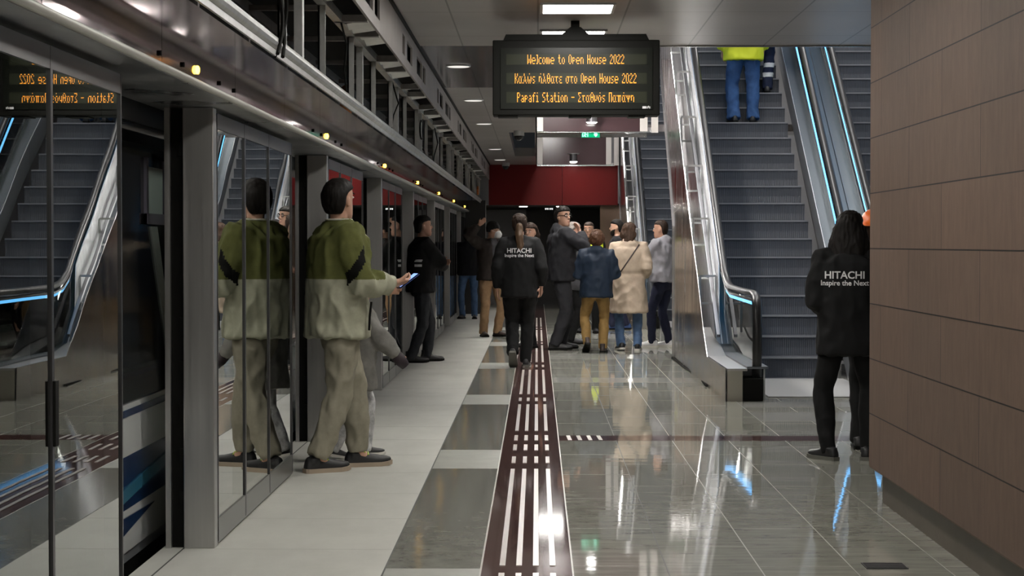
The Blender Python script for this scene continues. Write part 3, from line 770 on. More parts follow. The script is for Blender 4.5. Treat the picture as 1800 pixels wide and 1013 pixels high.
for txt, xa, xb, yt, yb in (('Welcome to Open House 2022', 927, 1097, 96, 113), ('Kαλώς ήλθατε στο Open House 2022', 905, 1118.5, 129, 147), ('Papafi Station - Σταθμός Παπάφη', 909, 1114.5, 162.5, 180)):
    cols = []
    for ch in txt:
        rows = G[ch].split()
        for c in range(len(rows[0])): cols.append([rows[r][c] == '1' for r in range(7)])
        cols.append([False] * 7)
    cols = cols[:-1]
    x0, z1 = bp_(xa, yt); x1, z0 = bp_(xb, yb)
    cw = (x1 - x0) / len(cols); rh = (z1 - z0) / 7
    ra, rb = bp_(890, yb + 1), bp_(1137, yt - 1)
    MB().box((ra[0], -.008, ra[1]), (rb[0], -.0055, rb[1])).build('led_row_panel', rowm, bd)
    q = MB(); gap = 0
    for i, cl_ in enumerate(cols + [[False] * 7] * 4):
        gap = 0 if any(cl_) else gap + 1
        if gap == 3 and q.v:
            q.build('amber_word', amb, bd); q = MB()
        r = 0
        while r < 7:
            if cl_[r]:
                r2 = r
                while r2 + 1 < 7 and cl_[r2 + 1]: r2 += 1
                q.box((x0 + cw * (i + .08), -.0105, z1 - rh * (r2 + 1) + rh * .18), (x0 + cw * (i + .88), -.009, z1 - rh * r - rh * .18)); r = r2
            r += 1
        if i + 1 < len(cols):
            for r in range(7):       # join dots sideways inside a letter
                if cl_[r] and cols[i + 1][r]: q.box((x0 + cw * (i + .5), -.0105, z1 - rh * (r + 1) + rh * .26), (x0 + cw * (i + 1.4), -.009, z1 - rh * r - rh * .26))
q = MB(); a = bp_(1129, 191); b_ = bp_(1136, 187)
q.box((a[0], -.0085, a[1]), (b_[0], -.0065, b_[1]))
for i in range(3):
    u = bp_(1137 + i * 2.2, 191 - (i == 1)); q.box((u[0], -.0085, u[1]), (u[0] + .005, -.0065, u[1] + .015))
q.build('maker_mark', mat('mark_white', (.7, .7, .7), .4), bd)
p1, p2, p3, p4 = bp_(985, 61), bp_(1003, 46), bp_(1021, 46), bp_(1038, 61)
MB().prism([p1, p2, p3, p4], 'y', .05, .17).build('mount_plate', black, bd)
a = bp_(1004, 47); b_ = bp_(1019, 37)
MB().box((a[0], .06, a[1]), (b_[0], .16, CEIL - c0.z)).build('mount_stem', black, bd)
q = MB()
for xa, xb in ((875, 910), (1000, 1040), (1105, 1135)):
    a = bp_(xa, 205); b_ = bp_(xb, 203); q.box((a[0], .02, a[1]), (b_[0], .2, b_[1]))
q.build('bottom_vent', black, bd)
# ================================================================== PEOPLE
def remesh(o, vox, smooth=6, fac=.5):
    m = o.modifiers.new('r', 'REMESH'); m.mode = 'VOXEL'; m.voxel_size = vox; m.use_smooth_shade = True
    s_ = o.modifiers.new('s', 'SMOOTH'); s_.iterations = smooth; s_.factor = fac
    flatten(o)
    return o
def folds(o, amp, sc=(9, 9, 5), seed=0, ridge=True):
    me = o.data; n = len(me.vertices)
    nrm = [v.normal.copy() for v in me.vertices]
    for v, nn in zip(me.vertices, nrm):
        p = V(v.co.x * sc[0] + seed * 7.3, v.co.y * sc[1], v.co.z * sc[2])
        a = noise.noise(p)
        f = (1 - abs(a) * 2.2) if ridge else a
        f += .5 * noise.noise(p * 2.3)
        v.co += nn * (amp * (f - .4))
def two_bone(a, c, l1, l2, pole):
    d = c - a; L = d.length
    if L > (l1 + l2) * .998: c = a + d.normalized() * (l1 + l2) * .998; d = c - a; L = d.length
    if L < abs(l1 - l2) + .03: L = abs(l1 - l2) + .03
    x = (l1 * l1 - l2 * l2 + L * L) / (2 * L); h = math.sqrt(max(0, l1 * l1 - x * x))
    u = d.normalized(); p = pole - u * pole.dot(u); p.normalize()
    return a + u * x + p * h, c
CLOTH = {}
def cloth(name, col, rough=.8, var=.12, sc=18):
    return mat(name, col, rough, 0, var=(sc, var), spec=.25)
skin = mat('skin', (.50, .29, .205), .5, var=(9, .08), spec=.35)
hair_bk = mat('hair_black', (.010, .008, .007), .6, spec=.2, var=(60, .4), stretch=(1, 1, .15))
hair_dk = mat('hair_dark_brown', (.028, .017, .012), .6, spec=.2, var=(60, .4), stretch=(1, 1, .15))
hair_br = mat('hair_brown', (.062, .028, .014), .6, spec=.2, var=(60, .35), stretch=(1, 1, .15))
hair_gy = mat('hair_grey', (.28, .25, .22), .6, var=(60, .3), stretch=(1, 1, .15))
eye_w = mat('eye_white', (.7, .68, .65), .3); eye_d = mat('eye_dark', (.015, .01, .008), .2); lipm = mat('lips', (.33, .13, .11), .5)
white_t = mat('white_print', (.75, .75, .75), .5)
reflec = mat('reflective_tape', (.62, .63, .63), .35)
FNT = None
def text_mesh(s, size):
    cu = bpy.data.curves.new('t', 'FONT'); cu.body = s; cu.size = size; cu.align_x = 'CENTER'; cu.extrude = 0; cu.resolution_u = 3; cu.offset = size * .02
    o = bpy.data.objects.new('t', cu); COL.objects.link(o)
    dg = bpy.context.evaluated_depsgraph_get(); dg.update()
    me = bpy.data.meshes.new_from_object(o.evaluated_get(dg)); bpy.data.objects.remove(o)
    return me

class Person: pass
def person(label, x, y, face, H, feet, hands, top, legs, shoe, hair, lean=.02, sway=0.0, twist=0, head=(0, 0), poles=None, curl=(.5, .5), vox=.014, bulk=1.0, female=False, z=0.0, skinm=None, beard=False, seed=0, face_on=True, palm=None):
    """1.75 m canonical units, local +Y is forwards, +X the person's right"""
    P = Person(); skinm = skinm or skin
    s = H / 1.75
    root = empty('person', label, 'person', (x, y, z), R(face))
    P.root = root; P.s = s
    # ---- feet
    fpos = []
    for f in feet:
        fx, fy, yaw, pitch = f[:4]; lift = f[4] if len(f) > 4 else 0
        M = Matrix.Rotation(R(yaw), 3, 'Z') @ Matrix.Rotation(R(pitch), 3, 'X')
        low = min((M @ V(0, a, b)).z for a, b in ((-.085, -.085), (.05, -.085), (.13, -.083), (.20, -.068)))
        ank = V(fx, fy, -low + lift)
        fpos.append((ank, M))
    # ---- pelvis height so both legs reach
    L1, L2 = .43, .415
    hz = .905
    for it in range(60):
        ok = True
        for i, sx in ((0, -1), (1, 1)):
            hip = V(sway * .5 + sx * .09, 0, hz)
            if (fpos[i][0] - hip).length > (L1 + L2) * .994: ok = False
        if ok: break
        hz -= .005
    dz = hz - .905
    def spine(zz):      # centre of the trunk at canonical height zz
        t = max(0, (zz - .905) / .57)
        return V(sway * (.5 + .5 * min(t, 1.3)), lean * t, zz + dz)
    def tw(zz): return R(twist) * min(1, max(0, (zz - .95) / .45))
    legsJ = []
    for i, sx in ((0, -1), (1, 1)):
        hip = V(sway * .5 + sx * .09, 0, hz)
        fw = fpos[i][1] @ V(0, 1, 0); fw.z = 0
        kn, an = two_bone(hip, fpos[i][0], L1, L2, fw + V(sx * .08, 0, .05))
        legsJ.append((hip, kn, an, fpos[i][1]))
    sw_ = .165 if female else .185
    armsJ = []
    Rt = Matrix.Rotation(tw(1.43), 3, 'Z')
    for i, sx in ((0, -1), (1, 1)):
        sh = spine(1.41) + Rt @ V(sx * sw_, 0, 0)
        tgt = hands[i]
        tgt = V(*tgt) + V(sway, 0, dz)
        pole = V(*poles[i]) if poles and poles[i] else V(sx * .35, -1, -.25)
        el, wr = two_bone(sh, tgt, .295, .255, pole)
        armsJ.append((sh, el, wr))
    Rh = Matrix.Rotation(tw(1.43) + R(head[0]), 3, 'Z') @ Matrix.Rotation(R(-head[1]), 3, 'X')
    neckp = spine(1.50)
    hc = neckp + Rh @ V(0, .025, .125)
    P.hc = hc; P.Rh = Rh; P.spine = spine; P.arms = armsJ; P.legs = legsJ; P.dz = dz
    def T(p): return Vector(p) * s
    def scaled(mb):
        for i, v in enumerate(mb.v): mb.v[i] = v * s
        return mb
    NS = 18
    def ring(c, rx, ry, yaw=0.0, n=NS, pw=2.3, ty=0.0):
        out = []
        Mr = Matrix.Rotation(yaw, 3, 'Z')
        for k in range(n):
            a = 2 * math.pi * k / n; ca, sa = math.cos(a), math.sin(a)
            q = V(math.copysign(abs(ca) ** (2 / pw), ca) * rx, math.copysign(abs(sa) ** (2 / pw), sa) * ry, 0)
            p = Mr @ q; out.append(c + p)
        return out
    # ---------------- body
    B = MB()
    tor = [(.80, .06, .06), (.86, .145, .095), (.95, .15, .10), (1.08, .13, .088), (1.22, .145, .10), (1.34, .16, .10), (1.42, .15, .082), (1.47, .09, .06), (1.51, .055, .056)]
    B.rings([ring(spine(z_), a, b_, tw(z_)) for z_, a, b_ in tor])
    B.tube([neckp + V(0, -.005, -.07), neckp + V(0, .0, -.01), hc + Rh @ V(0, -.02, -.06)], [.062, .053, .052], 12)
    for (hip, kn, an, M) in legsJ:
        B.tube([hip + V(0, 0, .03), hip.lerp(kn, .35), kn, kn.lerp(an, .3), an], [.078, .072, .050, .052, .036], 12)
        B.tube([an, an + M @ V(0, .06, -.045), an + M @ V(0, .16, -.055)], [.036, .036, .025], 10)
    for i, (sh, el, wr) in enumerate(armsJ):
        B.tube([sh + V(0, 0, 0), sh.lerp(el, .4), el, el.lerp(wr, .3), wr], [.050, .045, .036, .037, .025], 10)
        sx = -1 if i == 0 else 1
        d = (wr - el).normalized()
        pn = V(*palm[i]) if palm and palm[i] else V(-sx, .15, 0)
        pn = pn - d * pn.dot(d)
        if pn.length < .1: pn = V(0, 1, 0) - d * d.y
        pn.normalize(); side = d.cross(pn).normalized()
        # thumb on the forward / upper side
        up = V(0, .8, .6)
        if side.dot(up) < 0: side = -side
        pc = wr + d * .05
        B.rings([[wr + d * t + side * (a * ss) + pn * (b_ * nn) for ss, nn in ((-1, -.7), (0, -1), (1, -.7), (1, .7), (0, 1), (-1, .7))] for t, a, b_ in ((-.015, .022, .020), (.03, .034, .017), (.07, .041, .015), (.095, .040, .012))])
        cu = curl[i]
        for fi, (off, ln) in enumerate(((.030, .070), (.010, .080), (-.011, .074), (-.031, .058))):
            p = wr + d * .088 + side * off; pts = [p - d * .02, p]; ang = 0
            for sgm, fr_ in enumerate((.45, .32, .23)):
                ang += cu * (.55, .8, .6)[sgm]
                dirv = d * math.cos(ang) + pn * math.sin(ang)
                p = p + dirv * (ln * fr_ * 1.05); pts.append(p)
            B.tube(pts, [.0095, .0098, .0092, .0085, .0072], 8)
        p = wr + d * .03 + side * .028
        t1 = p + (side * .8 + d * .75 + pn * .25).normalized() * .038
        t2 = t1 + (side * .25 + d * .95 + pn * (.2 + .5 * cu)).normalized() * .034
        B.tube([p - side * .01, p, t1, t2], [.013, .0125, .011, .0085], 8)
    # head
    prof = [(-.122, .020, .078, .040), (-.112, .036, .090, .015), (-.09, .049, .095, -.035), (-.06, .058, .094, -.066), (-.03, .064, .092, -.082), (0, .070, .089, -.092), (.03, .074, .094, -.098), (.06, .075, .090, -.099), (.09, .066, .072, -.088), (.11, .046, .045, -.062), (.122, .018, .012, -.03)]
    rs = []
    for z_, w_, f, b_ in prof:
        cy = (f + b_) / 2; ry = (f - b_) / 2
        rs.append([hc + Rh @ V(math.copysign(abs(math.cos(a)) ** .95, math.cos(a)) * w_, cy + math.sin(a) * ry, z_) for a in [2 * math.pi * k / 20 for k in range(20)]])
    B.rings(rs)
    B.tube([hc + Rh @ V(0, .085, .022), hc + Rh @ V(0, .104, -.012), hc + Rh @ V(0, .106, -.028)], [.008, .013, .015], 8)
    B.ell(hc + Rh @ V(0, .086, -.066), (.026, .012, .014), 10, 6, rot=Rh)
    for sx in (-1, 1):
        B.ell(hc + Rh @ V(sx * .074, -.012, -.008), (.010, .019, .032), 10, 6, rot=Rh)
    scaled(B)
    body = B.build('body', skinm, root)
    remesh(body, .0062 if vox < .013 else .0085, 4)
    P.body = body
    # face pieces
    if face_on:
        q = MB(); qd = MB(); ql = MB(); qb = MB()
        for sx in (-1, 1):
            q.ell(hc + Rh @ V(sx * .031, .0865, .012), (.0145, .007, .0075), 10, 6, rot=Rh)
            qd.ell(hc + Rh @ V(sx * .031, .0925, .012), (.006, .003, .0065), 8, 6, rot=Rh)
            qb.tube([hc + Rh @ V(sx * .013, .096, .033), hc + Rh @ V(sx * .033, .0955, .038), hc + Rh @ V(sx * .052, .083, .032)], [.004, .005, .003], 6)
        ql.ell(hc + Rh @ V(0, .0965, -.064), (.023, .005, .0065), 10, 6, rot=Rh)
        scaled(q).build('eyes', eye_w, root, smooth=True); scaled(qd).build('pupils', eye_d, root, smooth=True)
        scaled(ql).build('mouth', lipm, root, smooth=True); scaled(qb).build('eyebrows', hair['m'] if hair['m'] is not hair_gy else hair_gy, root, smooth=True)
    if beard:
        q = MB(); 
        rs = []
        for z_, w_, f, b_ in ((-.128, .030, .084, .030), (-.11, .047, .098, .01), (-.085, .056, .102, -.01), (-.06, .063, .098, -.01), (-.035, .068, .075, -.012), (-.02, .071, .02, -.016)):
            cy = (f + b_) / 2; ry = (f - b_) / 2
            rs.append([hc + Rh @ V(math.cos(a) * w_, cy + math.sin(a) * ry, z_) for a in [2 * math.pi * k / 18 for k in range(18)]])
        q.rings(rs); scaled(q).build('beard', hair['m'], root, smooth=True)
    # ---------------- hair
    st = hair['style']; hm = hair['m']; q = MB(); hv = .008
    def shell(rows):
        rs = []
        for z_, w_, f, b_ in rows:
            cy = (f + b_) / 2; ry = (f - b_) / 2
            rs.append([hc + Rh @ V(math.cos(a) * w_, cy + math.sin(a) * ry, z_) for a in [2 * math.pi * k / 20 for k in range(20)]])
        q.rings(rs)
    g_ = {'short': .006, 'buzz': -.005, 'long': .010, 'pony': .004, 'curly': .022, 'bob': .014, 'beanie': .010, 'helmet': 0}[st]
    if st in ('short', 'buzz', 'pony', 'curly', 'bob', 'long'):
        shell([(-.075, .055, -.045, -.085 - g_), (-.05, .066 + g_, -.03, -.098 - g_), (-.02, .078 + g_, -.02, -.107 - g_), (.03, .082 + g_, -.005, -.113 - g_), (.055, .084 + g_, .03, -.114 - g_), (.068, .083 + g_, .093 + g_ * .5, -.112 - g_), (.09, .078 + g_, .088 + g_ * .5, -.103 - g_), (.115, .060 + g_, .066 + g_, -.080 - g_), (.133 + g_ * .8, .028, .03, -.045)])
    if st in ('long', 'bob'):
        bt = -.40 if st == 'long' else -.13
        rs = []
        for t in [i / 6 for i in range(7)]:
            z_ = .05 + (bt - .05) * t
            wv_ = (.088 + .03 * math.sin(min(1, t * 1.5) * 2.4)) * (1 if t < .8 else .8)
            rs.append([hc + Rh @ V(math.cos(a) * wv_, -.075 - .03 * t + math.sin(a) * .05, z_) for a in [2 * math.pi * k / 16 for k in range(16)]])
        q.rings(rs)
        if st == 'long':
            for sx in (-1, 1):
                q.tube([hc + Rh @ V(sx * .08, -.02, .03), hc + Rh @ V(sx * .105, -.03, -.08), hc + Rh @ V(sx * .115, -.045, -.2), hc + Rh @ V(sx * .10, -.06, -.33)], [.03, .04, .045, .025], 10)
    if st == 'pony':
        pts = [hc + Rh @ V(0, -.11, .0), hc + Rh @ V(.0, -.145, -.02), hc + V(.0, -.16, -.12), hc + V(.01, -.165, -.24), hc + V(.015, -.155, -.34)]
        qq = MB(); qq.tube(pts, [.025, .038, .046, .042, .015], 12); scaled(qq)
        tail = qq.build('ponytail', hair.get('m2', hm), root); remesh(tail, .01, 3); folds(tail, .008, (40, 40, 8), seed)
        qq = MB(); qq.tube([pts[0] + V(0, -.012, -.004), pts[0] + V(0, -.025, -.01)], [.03, .031], 12); scaled(qq).build('hair_tie', black, root, smooth=True)
    if st == 'curly':
        random.seed(seed + 5)
        for i in range(60):
            a = random.uniform(0, 2 * math.pi); el_ = random.uniform(-.35, 1.5)
            dr_ = V(math.cos(a) * math.cos(el_), math.sin(a) * math.cos(el_), math.sin(el_))
            if dr_.y > .25 and dr_.z < .6: continue
            q.ell(hc + Rh @ V(dr_.x * .095, dr_.y * .115 - .012, dr_.z * .125 + .015), (.028, .028, .026), 8, 6)
    if st == 'beanie':
        shell([(-.03, .078, .0, -.105), (.0, .084, .02, -.112), (.028, .087, .085, -.116), (.045, .087, .102, -.116), (.085, .080, .088, -.108), (.12, .062, .062, -.085), (.145, .03, .03, -.05)])
    if q.v:
        scaled(q); h = q.build('beanie' if st == 'beanie' else 'hair', hm, root)
        remesh(h, hv, 3); folds(h, .006 if st in ('curly', 'long', 'bob', 'pony') else .003, (45, 45, 20) if st == 'curly' else (40, 40, 10), seed)
    # ---------------- trousers
    lg = legs; bw = lg.get('w', 1.0)
    B = MB()
    B.rings([ring(spine(z_), a * (1.04 if female else 1) + .008, b_ + .01, 0) for z_, a, b_ in ((.79, .075, .08), (.84, .155, .105), (.90, .168, .115), (.98, .160, .108), (1.04, .148, .10))])
    for (hip, kn, an, M) in legsJ:
        low = an + M @ V(0, -.012, lg.get('drop', -.035))
        B.tube([hip + V(0, 0, .02), hip.lerp(kn, .3), hip.lerp(kn, .7), kn, kn.lerp(an, .35), kn.lerp(an, .7), low], [.092 * (bw * .5 + .5), .088 * bw, .074 * bw, .066 * bw, .066 * bw, .060 * bw, lg.get('hem', .062) * (bw * .6 + .4)], 14)
    scaled(B); tr_ = B.build('trousers', lg['m'], root)
    remesh(tr_, vox, 4)
    folds(tr_, lg.get('fold', .009), (11, 11, 6.5), seed + 1)
    P.trousers = tr_
    # ---------------- top garment
    hem = top.get('hem', .84); bk_ = top.get('bulk', .03); B = MB()
    rows = []
    fl = top.get('flare', 0)
    f_ = .93 if female else 1.0
    tbl = [(.50, .175, .135), (.70, .175, .13), (.86, .172, .122), (.95, .165, .112), (1.06, .150, .103), (1.20, .162, .112), (1.32, .178, .114), (1.40, .176, .098), (1.455, .125, .075), (1.50, .070, .066)]
    def lerp_tbl(z_):
        for i in range(len(tbl) - 1):
            if z_ <= tbl[i + 1][0]:
                t = (z_ - tbl[i][0]) / (tbl[i + 1][0] - tbl[i][0]); t = max(0, t)
                return tbl[i][1] + (tbl[i + 1][1] - tbl[i][1]) * t, tbl[i][2] + (tbl[i + 1][2] - tbl[i][2]) * t
        return tbl[-1][1:]
    zz = hem
    zs = [hem + .0, hem + .012]
    while zz < 1.36: zz += .06; zs.append(min(zz, 1.36))
    zs += [1.40, 1.43, 1.455, 1.48, 1.50]
    zs = sorted(set(round(a, 4) for a in zs))
    belt = top.get('belt')
    for z_ in zs:
        a, b_ = lerp_tbl(z_); k_ = bk_ * (1 if z_ < 1.40 else max(.35, 1 - (z_ - 1.40) * 8))
        if top.get('straight') and z_ < 1.25: a = max(a, .168); b_ = max(b_, .118)
        if z_ < .9: a += fl * (.9 - z_); b_ += fl * (.9 - z_)
        if belt and abs(z_ - belt) < .05: a -= .022; b_ -= .014
        rows.append(ring(spine(z_), (a + k_) * f_, (b_ + k_), tw(z_)))
    B.rings(rows)
    sk = bk_ * .62
    for i, (sh, el, wr) in enumerate(armsJ):
        inn = sh.lerp(spine(1.40), .35)
        fin = el.lerp(wr, .93)
        B.tube([inn, sh, sh.lerp(el, .45), el, el.lerp(wr, .4), fin], [.062 + sk, .064 + sk, .056 + sk, .050 + sk, .047 + sk, top.get('cuff', .040) + sk * .5], 14)
    if top.get('hood'):
        B.ell(spine(1.47) + V(0, -.085, -.015), (.115, .06, .075), 16, 8)
        B.tube([spine(1.49) + V(-.085, .0, -.01), spine(1.50) + V(-.06, -.08, .02), spine(1.50) + V(.06, -.08, .02), spine(1.49) + V(.085, .0, -.01)], .032, 10)
    if top.get('collar'):
        hc_ = top['collar']
        B.rings([ring(spine(1.46 + t), .085 - t * .18, .082 - t * .12, tw(1.43)) for t in (0, hc_ * .5, hc_)])
    scaled(B)
    ms = top['m'] if isinstance(top['m'], (list, tuple)) else [top['m']]
    jk = B.build(top.get('name', 'jacket'), ms, root)
    remesh(jk, vox, 4)
    folds(jk, top.get('fold', .010), (9, 9, 6), seed + 2)
    jk.data.polygons.foreach_set('use_smooth', [True] * len(jk.data.polygons))
    P.jacket = jk
    if top.get('paint'):
        for p_ in jk.data.polygons:
            p_.material_index = top['paint'](p_.center / s, P)
    if lg.get('paint'):
        for m_ in lg['paint'][1]: tr_.data.materials.append(m_)
        for p_ in tr_.data.polygons: p_.material_index = lg['paint'][0](p_.center / s, P)
    # ---------------- shoes
    for (hip, kn, an, M) in legsJ:
        q = MB(); so = MB()
        secs = [(-.088, .022, .035, .0), (-.075, .034, .075, .0), (-.03, .038, .095, 0), (.02, .040, .085, 0), (.08, .045, .062, 0), (.13, .047, .050, 0), (.175, .040, .040, .004), (.205, .018, .026, .010)]
        hb = shoe.get('boot', 0)
        rs = []; r2 = []
        for yy, w_, h_, zb in secs:
            rr_ = []
            for k in range(14):
                a = 2 * math.pi * k / 14; ca, sa = math.cos(a), math.sin(a)
                zz_ = -.085 + .018 + zb + (max(0, sa) ** .8) * h_ if sa > 0 else -.085 + .018 + zb
                rr_.append(an + M @ V(ca * w_, yy, zz_))
            rs.append(rr_)
            r2.append([an + M @ V(c * (w_ + .005), yy * 1.02, -.085 + zb + d_z) for c, d_z in ((-1, 0), (1, 0), (1.02, .026), (-1.02, .026))])
        q.rings(rs)
        q.tube([an + M @ V(0, -.03, -.03), an + M @ V(0, -.03, .005 + hb), ], [.044, .045], 12)
        scaled(q); sh_ = q.build('shoe', shoe['m'], root, smooth=True); remesh(sh_, .008, 3)
        so.rings(r2); scaled(so).build('sole', shoe.get('sole', black), sh_)
        if shoe.get('lace'):
            lc = MB()
            for j in range(5):
                yy = .03 + j * .022; zz_ = .008 - j * .0145
                lc.tube([an + M @ V(-.027, yy, zz_ - .008), an + M @ V(0, yy + .004, zz_ + .006), an + M @ V(.027, yy, zz_ - .008)], .0085, 6)
            lc.tube([an + M @ V(-.015, .0, .02), an + M @ V(-.03, .02, .035), an + M @ V(-.01, .03, .02)], .008, 6)
            scaled(lc).build('laces', shoe['lace'], sh_)
    return P

def back_text(P, lines, zc, size, m, xoff=0.0):
    """white lettering laid on the back of the jacket"""
    me = P.jacket.data; bvh = BVHTree.FromPolygons([v.co for v in me.vertices], [p.vertices for p in me.polygons]); s = P.s
    for i, (txt, sz, dzz) in enumerate(lines):
        tm = text_mesh(txt, sz * s); bm = bmesh.new(); bm.from_mesh(tm)
        bmesh.ops.triangulate(bm, faces=bm.faces); bmesh.ops.subdivide_edges(bm, edges=[e for e in bm.edges if e.calc_length() > .02 * s], cuts=1)
        for v in bm.verts:
            xx, zz = v.co.x + xoff * s, (zc + P.dz + dzz) * s + v.co.y
            h = bvh.ray_cast(V(xx, -1.2, zz), V(0, 1, 0))
            yy = (h[0].y if h[0] else -.17 * s) - .005
            v.co = V(xx, yy, zz)
        bm.to_mesh(tm); bm.free(); tm.materials.clear(); tm.materials.append(m)
        o = bpy.data.objects.new('back_lettering', tm); COL.objects.link(o); o.parent = P.root
def surf_strip(P, obj, pts, width, m, name, thick=.012, origin=None):
    q = MB(); q.tube([Vector(p) * P.s for p in pts], (width), 8); return q.build(name, m, P.root, smooth=True)

# ---- cloths
c_black = cloth('black_fleece', (.008, .008, .0085)); c_blackp = cloth('black_trousers', (.0075, .0075, .008))
c_olive = cloth('olive_fleece', (.105, .112, .034), .85, .15); c_sage = cloth('pale_sage_nylon', (.36, .36, .27), .7, .12); c_beigep = cloth('beige_track_trousers', (.275, .255, .195), .85, .12)
c_dkjean = cloth('black_jeans', (.024, .026, .030), .8, .35, 7); c_tan = cloth('tan_trousers', (.30, .19, .105)); c_char = cloth('charcoal_nylon', (.017, .017, .020)); c_chtr = cloth('charcoal_trousers', (.026, .026, .030))
c_navy = cloth('navy_padded', (.008, .016, .031), .65); c_mustard = cloth('mustard_trousers', (.235, .145, .05)); c_trench = cloth('beige_trench', (.47, .38, .29), .8, .08); c_jean = cloth('blue_jeans', (.085, .145, .26), .85, .3, 8)
c_grey = cloth('grey_hoodie', (.27, .265, .29)); c_nvtr = cloth('navy_trousers', (.018, .021, .045)); c_jean2 = cloth('mid_blue_jeans', (.045, .105, .25), .85, .25, 8); c_hi = mat('hi_vis_yellow', (.62, .72, .02), .6, emit=None)
c_kid = cloth('grey_child_coat', (.20, .195, .18), .85, .25, 14); c_kidp = cloth('pale_patterned_trousers', (.42, .42, .42), .8, .55, 16); c_brown = cloth('dark_brown_coat', (.035, .028, .025)); c_maroon = cloth('maroon_scarf', (.12, .03, .035)); c_dkgr = cloth('dark_grey_coat', (.06, .06, .065)); c_navyov = cloth('navy_overalls', (.012, .018, .045))
s_black = mat('shoe_black', (.014, .014, .015), .5); s_white = mat('shoe_white', (.72, .71, .72), .5); s_wsole = mat('sole_white', (.62, .60, .55), .6); s_tsole = mat('sole_tan', (.36, .29, .22), .6); s_lime = mat('lace_lime', (.42, .55, .08), .6); s_brown = mat('shoe_brown', (.035, .024, .02), .5); s_gsole = mat('sole_grey', (.13, .13, .11), .7); s_blue = mat('shoe_blue', (.03, .07, .20), .5)

# 1 -- man in the olive and sage jacket stepping out of the train
P = person('man in olive and pale green jacket stepping out of the screen doors with a phone', -1.235, 11.85, -64, 1.79,
    [(-.09, .17, -6, 0), (.10, -.16, 6, 0)], [(-.10, .30, 1.10), (.17, .30, 1.13)],
    {'m': [c_sage, c_olive, black], 'bulk': .062, 'hem': .80, 'straight': True, 'collar': .055, 'fold': .016,
     'paint': lambda c, P: (2 if abs(c.z - 1.21 - c.y * 1.6) < .05 and c.x > .24 and -.06 < c.y < .06 else (1 if c.z > 1.155 + P.dz and not (c.y > .2 and c.z < 1.3) else 0))},
    {'m': c_beigep, 'w': 1.22, 'hem': .056, 'fold': .014, 'drop': .005}, {'m': s_black, 'sole': s_tsole, 'lace': s_lime}, {'style': 'short', 'm': hair_bk},
    lean=.01, head=(34, -6), curl=(.6, .9), vox=.012, seed=1, poles=((-.4, -1, -.3), (.5, -1, -.4)), palm=(None, (-.6, .0, .8)))
wr = P.arms[1][2] * P.s; el = P.arms[1][1] * P.s; d = (wr - el).normalized()
ph = empty('phone', 'smartphone with a glowing blue screen in the hand of the man in the olive jacket', 'phone', P.root.location + Matrix.Rotation(R(-64), 3, 'Z') @ (wr + d * .12 + V(-.01, .0, .012)))
ph.rotation_euler = (R(35), R(0), R(-64))
MB().box((-.037, -.075, -.004), (.037, .075, .004)).build('phone_body', black, ph, bevel=.003)
MB().box((-.034, -.071, .0041), (.034, .071, .0048)).build('phone_screen', lamp('phone_blue', (.25, .42, 1.0), 1.6), ph)
MB().box((-.038, -.076, -.0055), (.038, .076, -.0041)).build('phone_case', mat('phone_case_blue', (.10, .17, .55), .3), ph)
zc = MB(); zc.tube([V(.235, .13, 1.02), V(.232, .12, .93), V(.236, .115, .85)], .007, 6)
for i, v in enumerate(zc.v): zc.v[i] = v * P.s
zc.build('pocket_zip', black, P.root)
q = MB(); q.tube([P.spine(1.512) + Matrix.Rotation(a, 3, 'Z') @ V(.079, 0, 0) for a in [2 * math.pi * k / 20 for k in range(21)]], .006, 6); q.tube([P.spine(1.505) + V(.068, .045, 0), P.spine(1.40) + V(.05, .175, 0), P.spine(1.25) + V(.02, .195, 0)], .006, 6)
for i, v in enumerate(q.v): q.v[i] = v * P.s
q.build('collar_piping', mat('piping_pale', (.55, .53, .44), .7), P.root)

# 2 -- child beside him
P = person('child in grey coat reaching an arm out from behind the man in the olive jacket', -1.19, 12.55, -70, 1.18,
    [(-.11, .12, 0, 0), (.10, -.25, 0, -12)], [(-.24, .05, .9), (.20, .38, .96)], {'m': c_kid, 'bulk': .075, 'hem': .66, 'hood': True, 'straight': True, 'fold': .012}, {'m': c_kidp, 'w': 1.3}, {'m': s_black, 'sole': s_wsole},
    {'style': 'short', 'm': hair_dk}, vox=.011, seed=2, curl=(.6, .8), poles=((-.4, -1, -.3), (.3, -.5, -1)))
q = MB(); wr = P.arms[1][2]; el = P.arms[1][1]; d = (wr - el).normalized()
q.tube([wr - d * .02, wr + d * .05, wr + d * .13], [.058, .062, .045], 12)
for i, v in enumerate(q.v): q.v[i] = v * P.s
q.build('glove', mat('glove_dark', (.03, .02, .025), .7), P.root, smooth=True)

# 3 -- man in black by the doors, arms folded
P = person('man in black jacket and dark jeans with folded arms by the screen doors', -1.375, 22.6, -75, 1.72,
    [(-.12, .11, 4, 0), (.12, -.13, -10, 0)], [(.10, .26, 1.20), (-.06, .30, 1.14)], {'m': [c_black, reflec], 'bulk': .05, 'hem': .84, 'straight': True, 'collar': .04,
     'paint': lambda c, P: 1 if (c.x > .18 and c.y < -.02 and (abs(c.z - 1.215) < .016 or abs(c.z - 1.165) < .016)) else 0},
    {'m': c_dkjean, 'w': 1.08}, {'m': s_black, 'boot': .05}, {'style': 'short', 'm': hair_bk}, head=(0, -3), seed=3, poles=((-1, .3, -.5), (1, .3, -.5)), curl=(.4, .4))

